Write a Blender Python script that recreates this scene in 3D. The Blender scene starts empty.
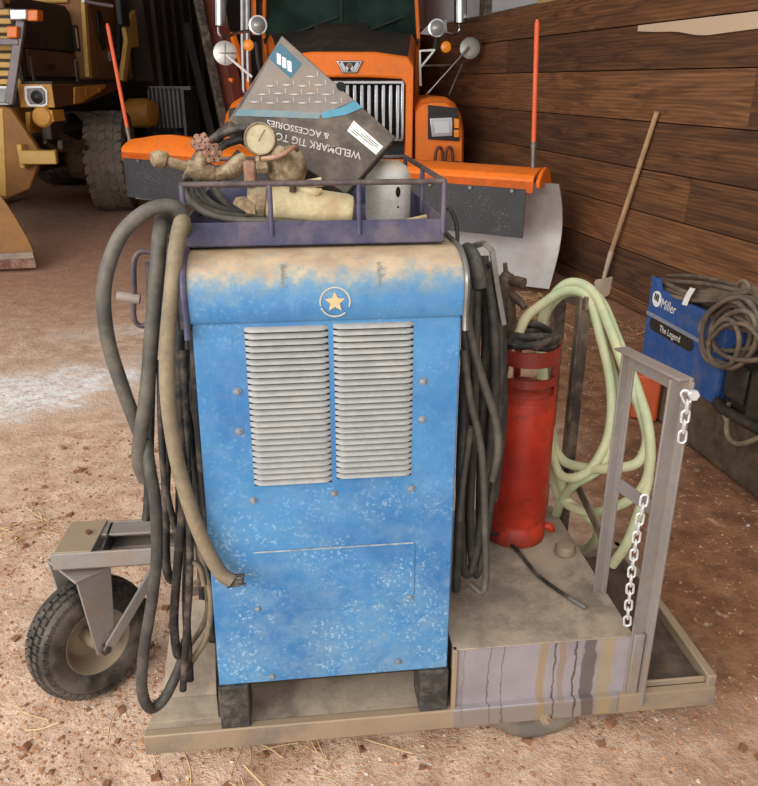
import bpy, bmesh, math, random
from mathutils import Vector, Matrix, noise
R = math.radians
rnd = random.Random(7)
S = bpy.context.scene
COL = S.collection

# ---------------------------------------------------------------- camera maths
F, PITCH, CH = 780.0, R(21.8), 1.55
CP, SP = math.cos(PITCH), math.sin(PITCH)
def ray(u, v):
    a = (u-379.0)/F; b = (393.0-v)/F
    return Vector((a, CP+b*SP, -SP+b*CP))
EYE = Vector((0, 0, CH))
def P(u, v, y):                      # point at world depth y
    d = ray(u, v); return EYE + d*(y/d.y)
def G(u, v, z=0.0):                  # point at height z
    d = ray(u, v); return EYE + d*((z-CH)/d.z)
CY = R(6.5)
CO = Vector((-0.377, 1.44, 0))
CM = Matrix.Translation(CO) @ Matrix.Rotation(CY, 4, 'Z')     # cart frame
CMI = CM.inverted()
def K(u, v, w):                      # cart-frame point at cart depth w
    n = Vector((-math.sin(CY), math.cos(CY), 0)); d = ray(u, v)
    t = (w + (CO-EYE).dot(n))/d.dot(n)
    return CMI @ (EYE + d*t)
def KG(u, v, z):
    return CMI @ G(u, v, z)

# ---------------------------------------------------------------- mesh builder
def catmull(pts, n=8, closed=False):
    pts = [Vector(p) for p in pts]
    if len(pts) < 3: return pts
    out = []
    m = len(pts)
    rng = range(m) if closed else range(m-1)
    for i in rng:
        if closed:
            p0, p1, p2, p3 = pts[i-1], pts[i], pts[(i+1) % m], pts[(i+2) % m]
        else:
            p1, p2 = pts[i], pts[i+1]
            p0 = pts[i-1] if i > 0 else p1*2-p2
            p3 = pts[i+2] if i+2 < m else p2*2-p1
        for k in range(n):
            t = k/n
            out.append(0.5*((2*p1)+(p2-p0)*t+(2*p0-5*p1+4*p2-p3)*t*t+(3*p1-p0-3*p2+p3)*t**3))
    if not closed: out.append(pts[-1])
    return out

class MB:
    def __init__(s): s.v = []; s.f = []; s.m = []; s.mi = 0
    def add(s, vs, fs, M=None):
        b = len(s.v)
        for p in vs:
            p = Vector(p)
            s.v.append(M @ p if M is not None else p)
        for f in fs:
            s.f.append([b+i for i in f]); s.m.append(s.mi)
    def box(s, lo, hi, M=None):
        x0, y0, z0 = lo; x1, y1, z1 = hi
        if x0 > x1: x0, x1 = x1, x0
        if y0 > y1: y0, y1 = y1, y0
        if z0 > z1: z0, z1 = z1, z0
        vs = [(x0,y0,z0),(x1,y0,z0),(x1,y1,z0),(x0,y1,z0),(x0,y0,z1),(x1,y0,z1),(x1,y1,z1),(x0,y1,z1)]
        s.add(vs, [(0,3,2,1),(4,5,6,7),(0,1,5,4),(1,2,6,5),(2,3,7,6),(3,0,4,7)], M)
    def bar(s, a, b, wx, wz, up=(0,0,1)):        # rectangular bar from a to b
        a, b = Vector(a), Vector(b); d = (b-a); L = d.length; d.normalize()
        up = Vector(up)
        if abs(d.dot(up)) > .98: up = Vector((0,1,0))
        x = d.cross(up).normalized(); z = x.cross(d).normalized()
        M = Matrix((( x.x, d.x, z.x, a.x),(x.y, d.y, z.y, a.y),(x.z, d.z, z.z, a.z),(0,0,0,1)))
        s.box((-wx/2, 0, -wz/2), (wx/2, L, wz/2), M)
    def tube(s, pts, r, seg=10, sm=8, closed=False, cap=True):
        p = catmull(pts, sm, closed) if sm > 1 else [Vector(q) for q in pts]
        n = len(p)
        rs = r if isinstance(r, (list, tuple)) else None
        def rad(i):
            if rs is None: return r
            t = i/max(1, n-1)*(len(rs)-1); k = min(int(t), len(rs)-2); return rs[k]+(rs[k+1]-rs[k])*(t-k)
        tan = []
        for i in range(n):
            if closed: d = p[(i+1) % n]-p[i-1]
            else: d = p[min(i+1, n-1)]-p[max(i-1, 0)]
            tan.append(d.normalized() if d.length > 1e-9 else Vector((0,0,1)))
        up = Vector((0,0,1)) if abs(tan[0].z) < .9 else Vector((1,0,0))
        nx = tan[0].cross(up).normalized()
        b = len(s.v)
        for i in range(n):
            if i:
                nx = nx - tan[i]*nx.dot(tan[i])
                if nx.length < 1e-6: nx = tan[i].orthogonal()
                nx.normalize()
            ny = tan[i].cross(nx)
            for k in range(seg):
                a = 2*math.pi*k/seg
                s.v.append(p[i]+(nx*math.cos(a)+ny*math.sin(a))*rad(i))
        for i in range(n if closed else n-1):
            j = (i+1) % n
            for k in range(seg):
                k2 = (k+1) % seg
                s.f.append([b+i*seg+k, b+i*seg+k2, b+j*seg+k2, b+j*seg+k]); s.m.append(s.mi)
        if cap and not closed:
            s.f.append([b+k for k in range(seg)][::-1]); s.m.append(s.mi)
            s.f.append([b+(n-1)*seg+k for k in range(seg)]); s.m.append(s.mi)
    def cyl(s, a, b, r, r2=None, seg=20):
        s.tube([a, b], [r, r if r2 is None else r2], seg, 1)
    def lathe(s, prof, M, seg=28, close=False):      # prof: list of (r, h) around local Z
        b = len(s.v); n = len(prof)
        for (r, h) in prof:
            for k in range(seg):
                a = 2*math.pi*k/seg
                s.v.append(M @ Vector((r*math.cos(a), r*math.sin(a), h)))
        for i in range(n if close else n-1):
            j = (i+1) % n
            for k in range(seg):
                k2 = (k+1) % seg
                s.f.append([b+i*seg+k, b+i*seg+k2, b+j*seg+k2, b+j*seg+k]); s.m.append(s.mi)
        if not close:
            if prof[0][0] > 1e-6: s.f.append([b+k for k in range(seg)][::-1]); s.m.append(s.mi)
            if prof[-1][0] > 1e-6: s.f.append([b+(n-1)*seg+k for k in range(seg)]); s.m.append(s.mi)
    def prism(s, poly, h0, h1, M=None):              # poly in local XY, extruded in local Z
        n = len(poly)
        vs = [(p[0], p[1], h0) for p in poly]+[(p[0], p[1], h1) for p in poly]
        fs = [list(range(n))[::-1], [n+i for i in range(n)]]
        for i in range(n):
            j = (i+1) % n; fs.append([i, j, n+j, n+i])
        s.add(vs, fs, M)
    def slab(s, quad, t):                            # polygon of 3-D points thickened along its normal
        q = [Vector(p) for p in quad]; n = len(q)
        nn = Vector((0,0,0))
        for i in range(n): nn += (q[i]-q[0]).cross(q[(i+1) % n]-q[0])
        nn.normalize()
        vs = q+[p-nn*t for p in q]
        fs = [list(range(n)), [n+i for i in range(n)][::-1]]
        for i in range(n):
            j = (i+1) % n; fs.append([j, i, n+i, n+j])
        s.add(vs, fs)
        return nn
    def sheet(s, rows, t):                           # grid of points (rows of equal length) thickened by vector t
        nr, nc = len(rows), len(rows[0]); b = len(s.v); t = Vector(t)
        for off in (Vector((0,0,0)), t):
            for r in rows:
                for p in r: s.v.append(Vector(p)+off)
        N = nr*nc
        def q(*ix): s.f.append([b+i for i in ix]); s.m.append(s.mi)
        for i in range(nr-1):
            for j in range(nc-1):
                a = i*nc+j; q(a, a+1, a+nc+1, a+nc); q(N+a, N+a+nc, N+a+nc+1, N+a+1)
        for i in range(nr-1):
            a = i*nc; q(a, a+nc, N+a+nc, N+a); a = i*nc+nc-1; q(a+nc, a, N+a, N+a+nc)
        for j in range(nc-1):
            a = j; q(a+1, a, N+a, N+a+1); a = (nr-1)*nc+j; q(a, a+1, N+a+1, N+a)
    def sphere(s, c, r, seg=14, sc=(1,1,1)):
        M = Matrix.Translation(c) @ Matrix.Diagonal((sc[0], sc[1], sc[2], 1))
        k = seg//2
        s.lathe([(max(1e-7, r*math.sin(math.pi*i/k)), -r*math.cos(math.pi*i/k)) for i in range(k+1)], M, seg)
    def build(s, name, mats, root=None, frame=None, bevel=0, sharp=40, origin=None, segs=2):
        RM = ROOTM.get(root.name) if root is not None else (Matrix.Translation(origin) if origin is not None else Matrix.Identity(4))
        FM = frame if frame is not None else RM
        T = RM.inverted() @ FM
        me = bpy.data.meshes.new(name)
        me.from_pydata([T @ p for p in s.v], [], s.f)
        if not isinstance(mats, (list, tuple)): mats = [mats]
        for m in mats: me.materials.append(m)
        for p, k in zip(me.polygons, s.m): p.material_index = k; p.use_smooth = True
        bm = bmesh.new(); bm.from_mesh(me)
        bmesh.ops.recalc_face_normals(bm, faces=bm.faces)
        bm.to_mesh(me); bm.free()
        me.set_sharp_from_angle(angle=R(sharp))
        o = bpy.data.objects.new(name, me); COL.objects.link(o)
        if root is not None: o.parent = root
        elif origin is not None: o.location = origin
        ROOTM[o.name] = RM
        if bevel:
            b = o.modifiers.new('edge', 'BEVEL'); b.width = bevel; b.segments = segs; b.limit_method = 'ANGLE'; b.angle_limit = R(50)
        return o
ROOTM = {}
def tag(o, label=None, cat=None, group=None, kind=None):
    if label: o['label'] = label
    if cat: o['category'] = cat
    if group: o['group'] = group
    if kind: o['kind'] = kind
    return o
def thing(name, label, cat, loc=(0,0,0), rz=0.0, group=None):
    o = bpy.data.objects.new(name, None); COL.objects.link(o)
    o.empty_display_size = .05
    o.location = loc; o.rotation_euler = (0, 0, rz)
    ROOTM[o.name] = Matrix.Translation(loc) @ Matrix.Rotation(rz, 4, 'Z')
    return tag(o, label, cat, group)
def frame_z(c, z, x=(1,0,0)):        # matrix at c with local Z along z
    z = Vector(z).normalized(); x = Vector(x)
    if abs(x.normalized().dot(z)) > .95: x = Vector((0,0,1))
    y = z.cross(x).normalized(); x = y.cross(z)
    return Matrix(((x.x,y.x,z.x,c[0]),(x.y,y.y,z.y,c[1]),(x.z,y.z,z.z,c[2]),(0,0,0,1)))
def text_mb(body, M, width=None, size=.05, depth=.0008, shear=0.0, bold=0.0):
    cu = bpy.data.curves.new('lettering', 'FONT'); cu.body = body; cu.size = size; cu.extrude = depth/2
    cu.align_x = 'LEFT'; cu.shear = shear; cu.offset = bold; cu.resolution_u = 3
    ob = bpy.data.objects.new('lettering_source', cu); COL.objects.link(ob)
    bpy.context.view_layer.update()
    me = bpy.data.meshes.new_from_object(ob.evaluated_get(bpy.context.evaluated_depsgraph_get()))
    xs = [v.co.x for v in me.vertices]; x0, x1 = min(xs), max(xs)
    k = (width/(x1-x0)) if width else 1.0
    mb = MB()
    mb.add([((v.co.x-x0)*k, v.co.y*k, v.co.z) for v in me.vertices], [list(p.vertices) for p in me.polygons], M)
    bpy.data.objects.remove(ob); bpy.data.meshes.remove(me); bpy.data.curves.remove(cu)
    return mb

# ---------------------------------------------------------------- materials
def lin(c):
    return tuple(((x/255)/12.92 if x/255 <= .04045 else ((x/255+.055)/1.055)**2.4) for x in c)+(1,)
class NT:
    def __init__(s, name):
        s.m = bpy.data.materials.new(name); s.m.use_nodes = True
        s.t = s.m.node_tree; s.n = s.t.nodes; s.b = s.n['Principled BSDF']
        s.co = s.n.new('ShaderNodeTexCoord')
    def link(s, a, b): s.t.links.new(a, b)
    def noise(s, scale, detail=4, rough=.55, dist=0, vec=None):
        n = s.n.new('ShaderNodeTexNoise'); n.inputs['Scale'].default_value = scale; n.inputs['Detail'].default_value = detail
        n.inputs['Roughness'].default_value = rough; n.inputs['Distortion'].default_value = dist
        s.link(vec if vec is not None else s.co.outputs['Object'], n.inputs['Vector']); return n.outputs['Fac']
    def mapped(s, scale=(1,1,1), loc=(0,0,0), rot=(0,0,0)):
        m = s.n.new('ShaderNodeMapping'); m.inputs['Scale'].default_value = scale; m.inputs['Location'].default_value = loc; m.inputs['Rotation'].default_value = rot
        s.link(s.co.outputs['Object'], m.inputs['Vector']); return m.outputs['Vector']
    def voro(s, scale, vec=None, feature='F1', out='Distance'):
        n = s.n.new('ShaderNodeTexVoronoi'); n.feature = feature; n.inputs['Scale'].default_value = scale
        s.link(vec if vec is not None else s.co.outputs['Object'], n.inputs['Vector']); return n.outputs[out]
    def ramp(s, fac, a, b, va=0.0, vb=1.0):
        n = s.n.new('ShaderNodeMapRange'); n.inputs['From Min'].default_value = a; n.inputs['From Max'].default_value = b
        n.inputs['To Min'].default_value = va; n.inputs['To Max'].default_value = vb; n.interpolation_type = 'SMOOTHSTEP'
        s.link(fac, n.inputs['Value']); return n.outputs['Result']
    def math(s, op, a, b=None):
        n = s.n.new('ShaderNodeMath'); n.operation = op
        for i, x in enumerate((a, b)):
            if x is None: continue
            if isinstance(x, (int, float)): n.inputs[i].default_value = x
            else: s.link(x, n.inputs[i])
        return n.outputs[0]
    def mix(s, fac, a, b):
        n = s.n.new('ShaderNodeMix'); n.data_type = 'RGBA'
        for k, x in ((0, fac), (6, a), (7, b)):
            if isinstance(x, (int, float)): n.inputs[k].default_value = x
            elif isinstance(x, tuple): n.inputs[k].default_value = x
            else: s.link(x, n.inputs[k])
        return n.outputs[2]
    def xyz(s, which='Object'):
        n = s.n.new('ShaderNodeSeparateXYZ'); s.link(s.co.outputs[which], n.inputs[0]); return n.outputs
    def up(s):
        g = s.n.new('ShaderNodeNewGeometry'); n = s.n.new('ShaderNodeSeparateXYZ'); s.link(g.outputs['Normal'], n.inputs[0]); return n.outputs[2]
    def bump(s, h, strength=.3, dist=.01):
        n = s.n.new('ShaderNodeBump'); n.inputs['Strength'].default_value = strength; n.inputs['Distance'].default_value = dist
        s.link(h, n.inputs['Height']); s.link(n.outputs[0], s.b.inputs['Normal'])
    def done(s, col, rough=.6, metal=0.0):
        if isinstance(col, tuple): s.b.inputs['Base Color'].default_value = col
        else: s.link(col, s.b.inputs['Base Color'])
        if isinstance(rough, (int, float)): s.b.inputs['Roughness'].default_value = rough
        else: s.link(rough, s.b.inputs['Roughness'])
        s.b.inputs['Metallic'].default_value = metal
        return s.m
DUST = (168, 146, 122)
def mk(name, c, rough=.55, metal=0.0, var=.3, scale=6, dust=0.0, dustc=DUST, updust=0.0, speck=0.0, speckc=(205,205,200), bump=0.0, bscale=40, alt=None):
    t = NT(name); col = lin(c)
    dark = tuple(x*(1-var) for x in col[:3])+(1,) if alt is None else lin(alt)
    out = t.mix(t.ramp(t.noise(scale, 5, .6), .3, .7), dark, col)
    rg = rough
    out = t.mix(t.ramp(t.noise(scale*9, 4, .65), .42, .75, 0, min(.75, .2+var)), out, tuple(x*.55 for x in col[:3])+(1,))
    if dust > 0:
        f = t.ramp(t.noise(scale*2.6, 6, .7), .44, .68, 0, .25+.5*dust)
        out = t.mix(f, out, lin(dustc))
        f = t.ramp(t.noise(scale*.7, 7, .65, .4), .62-dust*.45, .78-dust*.25)
        f = t.math('MULTIPLY', f, min(1, .45+dust*.5))
        out = t.mix(f, out, lin(dustc)); rg = max(rough, .6)
    if updust > 0:
        f = t.math('MULTIPLY', t.ramp(t.up(), .35, .95), t.ramp(t.noise(scale*1.5, 5), .2, .6, updust*.5, updust))
        out = t.mix(f, out, lin(dustc))
    if speck > 0:
        f = t.math('MULTIPLY', t.ramp(t.noise(bscale*1.2+60, 3, .6), .66-.1*speck, .70-.08*speck), t.ramp(t.noise(5, 3), .42, .62))
        out = t.mix(f, out, lin(speckc))
    if bump: t.bump(t.noise(bscale, 5, .6), bump, .004)
    return t.done(out, rg, metal)
M = {}
M['black_rubber'] = mk('black_rubber', (44,43,42), .6, dust=.35, dustc=(120,108,95), bump=.2, bscale=60)
M['cable_black'] = mk('cable_black', (60,58,55), .5, dust=.18, var=.4, dustc=(116,110,98), scale=7)
M['cable_grey'] = mk('cable_grey', (80,77,70), .6, var=.4, dust=.28, dustc=(122,112,94), scale=7)
M['cable_dusty'] = mk('cable_dusty', (126,112,90), .7, dust=.35, dustc=(152,134,106), scale=9)
M['cable_dark'] = mk('cable_dark', (32,31,31), .5, dust=.05, scale=9)
M['hose_green'] = mk('hose_green', (184,194,152), .5, var=.12, dust=.4, dustc=(224,204,164), scale=3)
M['steel'] = mk('steel', (152,145,140), .5, .3, var=.2, dust=.35, dustc=(150,128,108), scale=5, bump=.15)
M['steel_dirty'] = mk('steel_dirty', (138,126,114), .65, .15, var=.3, dust=.6, dustc=(160,138,112), scale=5, updust=.8, bump=.2)
M['steel_dark'] = mk('steel_dark', (70,64,60), .55, .3, dust=.3, scale=6)
M['deck_top'] = mk('deck_top', (146,130,114), .85, 0, var=.4, dust=.5, dustc=(182,164,142), scale=7, bump=.3, bscale=90)
M['tray_purple'] = mk('tray_purple', (62,63,94), .5, .1, var=.3, dust=.4, dustc=(112,100,104), scale=7)
M['rail_rust'] = mk('rail_rust', (84,72,74), .6, .2, var=.4, dust=.35, dustc=(120,100,90), scale=14)
M['foot_block'] = mk('foot_block', (58,56,54), .8, var=.5, dust=.2, dustc=(120,110,98), scale=18, bump=.5, bscale=120)
M['chrome'] = mk('chrome', (186,186,188), .18, 1.0, var=.2)
M['screw_grey'] = mk('screw_grey', (150,158,168), .45, .4, var=.3, scale=60)
M['zinc'] = mk('zinc', (226,226,226), .35, .5, var=.12, scale=30)
M['dull_steel'] = mk('dull_steel', (140,136,130), .4, .6, var=.3, scale=9)
M['red_paint_plain'] = mk('red_paint', (206,62,34), .4, var=.3, scale=5, dust=.25, dustc=(96,44,34))
M['brass_dusty'] = mk('brass_dusty', (150,126,96), .36, .5, var=.6, dust=.2, dustc=(200,184,154), scale=34, updust=.5)
M['copper_dusty'] = mk('copper_dusty', (146,102,82), .55, .15, var=.4, dust=.3, dustc=(184,152,128), scale=30)
M['gauge_face'] = mk('gauge_face', (168,154,122), .5, var=.2, dust=.4, dustc=(190,174,138), scale=30)
M['cream'] = mk('cream', (212,196,154), .6, var=.3, scale=18, dust=.45, dustc=(166,138,98))
M['cap_grey'] = mk('cap_grey', (208,206,198), .55, .1, var=.15, dust=.25, dustc=(170,150,126), scale=14, updust=.9)
M['opening_shade'] = mk('opening_shade', (12,11,10), .9)  # near-black that paints in the shade of openings and seams
M['orange'] = mk('orange', (255,128,30), .35, var=.08, scale=2, dust=.08, dustc=(200,120,66))
M['orange_marker'] = mk('orange_marker', (236,104,62), .5, var=.1)
M['red_orange'] = mk('red_orange', (112,50,34), .5, var=.4, scale=3)
M['hood_black'] = mk('hood_black', (52,50,48), .65, var=.25, scale=4, dust=.25, dustc=(96,86,74))
M['flap_black'] = mk('flap_black', (58,59,62), .6, var=.2, scale=3, speck=.5, speckc=(140,140,140))
M['mouldboard'] = mk('mouldboard', (198,196,196), .38, .35, var=.12, scale=1.2, dust=.1)
M['yellow'] = mk('yellow', (206,146,58), .5, var=.3, scale=2.2, dust=.2, dustc=(150,104,52))
M['yellow_cream'] = mk('yellow_cream', (206,164,86), .5, var=.2, scale=3)
M['brown_panel'] = mk('brown_panel', (104,70,42), .5, var=.3, scale=3)
M['black_panel'] = mk('black_panel', (50,42,36), .45, var=.3, scale=3, dust=.2, dustc=(84,64,46))
M['engine_dark'] = mk('engine_dark', (50,45,42), .6, .2, var=.4, dust=.3, dustc=(96,80,64), scale=10)
M['body_dark'] = mk('body_dark', (58,42,32), .7, var=.4, scale=2)
M['fender_grey'] = mk('fender_grey', (120,120,120), .6, var=.3, scale=4)
M['amber'] = mk('amber', (250,150,40), .25, var=.08)
M['amber_dark'] = mk('amber_dark', (232,120,40), .3, var=.12)
M['white'] = mk('white', (236,236,232), .6, var=.05)
M['print_white'] = mk('print_white', (206,200,190), .7, var=.25, scale=60)
M['silver_grey'] = mk('silver_grey', (122,114,116), .45, .4, var=.2)
M['blue_machine'] = mk('blue_machine', (34,84,154), .4, var=.3, scale=5, dust=.12, dustc=(110,112,120))
M['strip_black'] = mk('strip_black', (34,32,32), .5, var=.3)
M['strip_grey'] = mk('strip_grey', (138,144,160), .5, var=.2)
M['timber_dirty'] = mk('timber_dirty', (88,70,54), .85, var=.5, scale=8, dust=.4, dustc=(112,92,72), bump=.4, bscale=30)
M['shovel_wood'] = mk('shovel_wood', (186,152,112), .6, var=.25, scale=10)
M['shovel_steel'] = mk('shovel_steel', (206,184,162), .55, .15, var=.2)
M['tan_wood'] = mk('tan_wood', (196,160,112), .7, var=.2, scale=5)
M['straw'] = mk('straw', (206,176,128), .8, var=.25, scale=8)
M['chips'] = mk('chips', (206,156,118), .9, var=.5, scale=5, alt=(140,92,66))
M['torch_dirty'] = mk('torch_dirty', (92,72,56), .55, .3, var=.4, scale=25, dust=.35, dustc=(128,104,80))
M['cab_dark'] = mk('cab_dark', (28,28,28), .6)
M['roof_dark'] = mk('roof_dark', (66,56,48), .8, var=.3, scale=2)
M['rust_red'] = mk('rust_red', (124,76,62), .7, var=.4, dust=.3, scale=12)
M['orange_case'] = mk('orange_case', (204,88,46), .6, var=.2)
M['cloth_tan'] = mk('cloth_tan', (142,118,94), .85, var=.3, scale=9, bump=.3)

def glassy(name, c, rough=.08, spec=.8):
    t = NT(name)
    m = t.done(t.mix(t.ramp(t.noise(1.6, 3), .35, .65), lin(c), tuple(x*.35 for x in lin(c)[:3])+(1,)), rough)
    t.b.inputs['Specular IOR Level'].default_value = spec
    return m
M['windshield'] = glassy('windshield', (44,66,60))
M['lamp_dark'] = glassy('lamp_dark', (150,150,150), .08, .9)
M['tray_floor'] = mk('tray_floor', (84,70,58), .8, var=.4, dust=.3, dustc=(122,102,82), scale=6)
M['lamp_glass'] = glassy('lamp_glass', (206,206,206), .1, .9)
M['mirror_back'] = mk('mirror_back', (196,192,186), .35, .5, var=.1)

# blue welder enamel: chalked paint with chips and a dusty top
def blue_paint(name, dusty_top):
    t = NT(name)
    base = t.mix(t.ramp(t.noise(3.5, 6, .6, .3), .3, .72), lin((36,100,158)), lin((70,134,182)))
    x = t.xyz()
    # dry dust film, stronger low on the panel
    low = t.ramp(x[2], .0, .85, .6, .2)
    film = t.math('MULTIPLY', t.ramp(t.noise(22, 8, .78), .36, .72), low)
    base = t.mix(film, base, lin((130,156,170)))
    # chips
    band = t.math('MULTIPLY', t.ramp(x[2], .74, .40, .3, 1.0), t.ramp(t.noise(7, 5, .65), .40, .60))
    chips = t.math('MULTIPLY', t.ramp(t.noise(135, 2, .5), .585, .65), band)
    base = t.mix(t.math('MULTIPLY', chips, .8), base, lin((146,176,198)))
    chips2 = t.math('MULTIPLY', t.ramp(t.noise(52, 6, .8), .58, .66), t.math('MULTIPLY', band, .7))
    base = t.mix(chips2, base, lin((138,172,198)))
    scr = t.math('MULTIPLY', t.ramp(t.noise(30, 5, .7, vec=t.mapped((3,3,.5), rot=(0,.5,0))), .68, .74), .5)
    base = t.mix(scr, base, lin((120,160,186)))
    vec = t.mapped((26, 26, 1.6))
    streak = t.math('MULTIPLY', t.ramp(t.noise(1.0, 4, .6, vec=vec), .60, .78), .28)
    base = t.mix(streak, base, lin((112,150,186)))
    if dusty_top:
        h = t.math('ADD', x[2], t.math('MULTIPLY', t.math('SUBTRACT', t.noise(26, 8, .78), .5), .13))
        d1 = t.ramp(h, 1.04, 1.10)
        base = t.mix(t.math('MULTIPLY', d1, .8), base, lin((120,140,140)))
        d2 = t.ramp(h, 1.075, 1.125)
        tan = t.mix(t.ramp(t.noise(16, 5), .3, .7), lin((170,140,108)), lin((196,172,138)))
        base = t.mix(t.math('MULTIPLY', d2, .95), base, tan)
    t.bump(t.noise(60, 4), .08, .002)
    return t.done(base, t.ramp(t.noise(5, 4), .3, .7, .38, .6))
M['welder_blue'] = blue_paint('welder_blue', False)
M['welder_hood'] = blue_paint('welder_hood', True)
M['louver_dusty'] = mk('louver_dusty', (158,158,156), .7, var=.12, scale=10, dust=.3, dustc=(176,172,164))
M['louver_edge'] = mk('louver_edge', (62,120,180), .5, var=.2)

# wooden plank wall: the mesh carries the boards, the material the grain
def plank_mat():
    t = NT('old_planks')
    oi = t.n.new('ShaderNodeAttribute'); oi.attribute_name = 'board'
    sep = t.n.new('ShaderNodeSeparateColor'); t.link(oi.outputs['Color'], sep.inputs[0])
    off = t.n.new('ShaderNodeCombineXYZ'); t.link(t.math('MULTIPLY', sep.outputs[0], 31.0), off.inputs[0]); t.link(t.math('MULTIPLY', sep.outputs[0], 17.0), off.inputs[2])
    vadd = t.n.new('ShaderNodeVectorMath'); vadd.operation = 'ADD'; t.link(t.co.outputs['Object'], vadd.inputs[0]); t.link(off.outputs[0], vadd.inputs[1])
    mp = t.n.new('ShaderNodeMapping'); mp.inputs['Scale'].default_value = (.9, .9, 11); t.link(vadd.outputs[0], mp.inputs['Vector'])
    g = t.noise(1.4, 6, .62, 1.6, vec=mp.outputs[0])
    rings = t.n.new('ShaderNodeTexWave'); rings.wave_type = 'BANDS'; rings.bands_direction = 'Z'; rings.inputs['Scale'].default_value = 1.1
    rings.inputs['Distortion'].default_value = 9; rings.inputs['Detail'].default_value = 3; rings.inputs['Detail Scale'].default_value = .5; t.link(mp.outputs[0], rings.inputs['Vector'])
    a = t.mix(t.ramp(g, .25, .75), lin((72,46,28)), lin((138,92,56)))
    a = t.mix(t.math('MULTIPLY', rings.outputs['Fac'], .4), a, lin((58,37,24)))
    tone = t.ramp(sep.outputs[1], 0, 1, .62, 1.25)
    hs = t.n.new('ShaderNodeHueSaturation'); hs.inputs['Saturation'].default_value = 1.0; t.link(tone, hs.inputs['Value']); t.link(a, hs.inputs['Color'])
    # knots
    kv = t.mapped((1, 1, 2.2)); k = t.voro(1.5, vec=kv)
    a = t.mix(t.ramp(k, .10, .05, 0, .55), hs.outputs[0], lin((56,34,22)))
    # pale strip along the top of one board
    f = t.math('MULTIPLY', sep.outputs[2], 1.0)
    a = t.mix(f, a, lin((196,172,146)))
    t.bump(g, .35, .006)
    return t.done(a, .7)
M['planks'] = plank_mat()

def floor_mat():
    t = NT('packed_dirt')
    n1 = t.noise(1.1, 7, .62); n2 = t.noise(9, 6, .65); n3 = t.noise(60, 5, .7)
    sand = t.mix(t.ramp(n2, .3, .7), lin((188,152,126)), lin((226,196,170)))
    loam = t.mix(t.ramp(n2, .3, .7), lin((112,74,50)), lin((162,114,80)))
    x = t.xyz()
    side = t.ramp(t.math('ADD', x[0], t.math('MULTIPLY', t.math('SUBTRACT', n1, .5), 1.6)), .35, 1.1)
    c = t.mix(side, sand, loam)
    # darker brown mixed in far inside the shed
    far = t.ramp(t.math('ADD', x[1], t.math('MULTIPLY', t.math('SUBTRACT', n1, .5), 2.0)), 4.2, 6.6)
    c = t.mix(t.math('MULTIPLY', far, .7), c, lin((172,122,96)))
    c = t.mix(t.math('MULTIPLY', t.ramp(n3, .52, .72), .5), c, lin((112,72,50)))
    c = t.mix(t.math('MULTIPLY', t.ramp(t.noise(34, 4, .6), .60, .72), .5), c, lin((228,204,184)))
    # white lime patch on the left
    def patch(cx, cy, rx, ry, rot, k):
        v = t.n.new('ShaderNodeMapping'); v.vector_type = 'TEXTURE'
        v.inputs['Location'].default_value = (cx, cy, 0); v.inputs['Rotation'].default_value = (0, 0, rot); v.inputs['Scale'].default_value = (rx, ry, 1)
        t.link(t.co.outputs['Object'], v.inputs['Vector'])
        l = t.n.new('ShaderNodeVectorMath'); l.operation = 'LENGTH'; t.link(v.outputs[0], l.inputs[0])
        e = t.math('ADD', l.outputs['Value'], t.math('MULTIPLY', t.math('SUBTRACT', t.noise(4.5, 8, .72), .5), 2.2))
        holes = t.ramp(t.noise(16, 6, .75), .36, .58)
        return t.math('MULTIPLY', t.math('MULTIPLY', t.ramp(e, 1.15, .45), k), t.math('ADD', t.math('MULTIPLY', holes, .75), .25))
    w = patch(-1.95, 3.85, .85, .42, R(35), .9)
    w = t.math('MAXIMUM', w, patch(-1.55, 5.1, .7, .18, R(20), .35))
    c = t.mix(w, c, lin((250,248,246)))
    h = t.math('ADD', t.math('MULTIPLY', n2, .6), t.math('MULTIPLY', n3, .45))
    t.bump(h, .9, .03)
    return t.done(c, .95)
M['dirt'] = floor_mat()
M['tyre_dusty'] = mk('tyre_dusty', (104,98,92), .75, var=.35, dust=.5, dustc=(138,124,108), scale=5)
M['plate_ochre'] = mk('plate_ochre', (156,104,40), .5, var=.35, scale=2.5, dust=.15, dustc=(104,72,40))

def grimy_red():
    t = NT('grimy_red')
    c = t.mix(t.ramp(t.noise(5, 5, .6), .3, .7), lin((160,40,24)), lin((204,60,34)))
    c = t.mix(t.ramp(t.noise(26, 6, .72), .52, .68, 0, .55), c, lin((92,36,26)))
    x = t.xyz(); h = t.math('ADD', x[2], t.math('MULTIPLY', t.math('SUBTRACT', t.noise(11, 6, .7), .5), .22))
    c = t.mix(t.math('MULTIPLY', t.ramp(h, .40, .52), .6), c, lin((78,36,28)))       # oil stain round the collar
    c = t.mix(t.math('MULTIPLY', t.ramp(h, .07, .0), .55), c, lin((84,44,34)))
    return t.done(c, t.ramp(t.noise(8, 4), .3, .7, .3, .6))
M['red_paint'] = grimy_red()
EXPOSURE = 0.45; DOOR_W = 420
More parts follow.
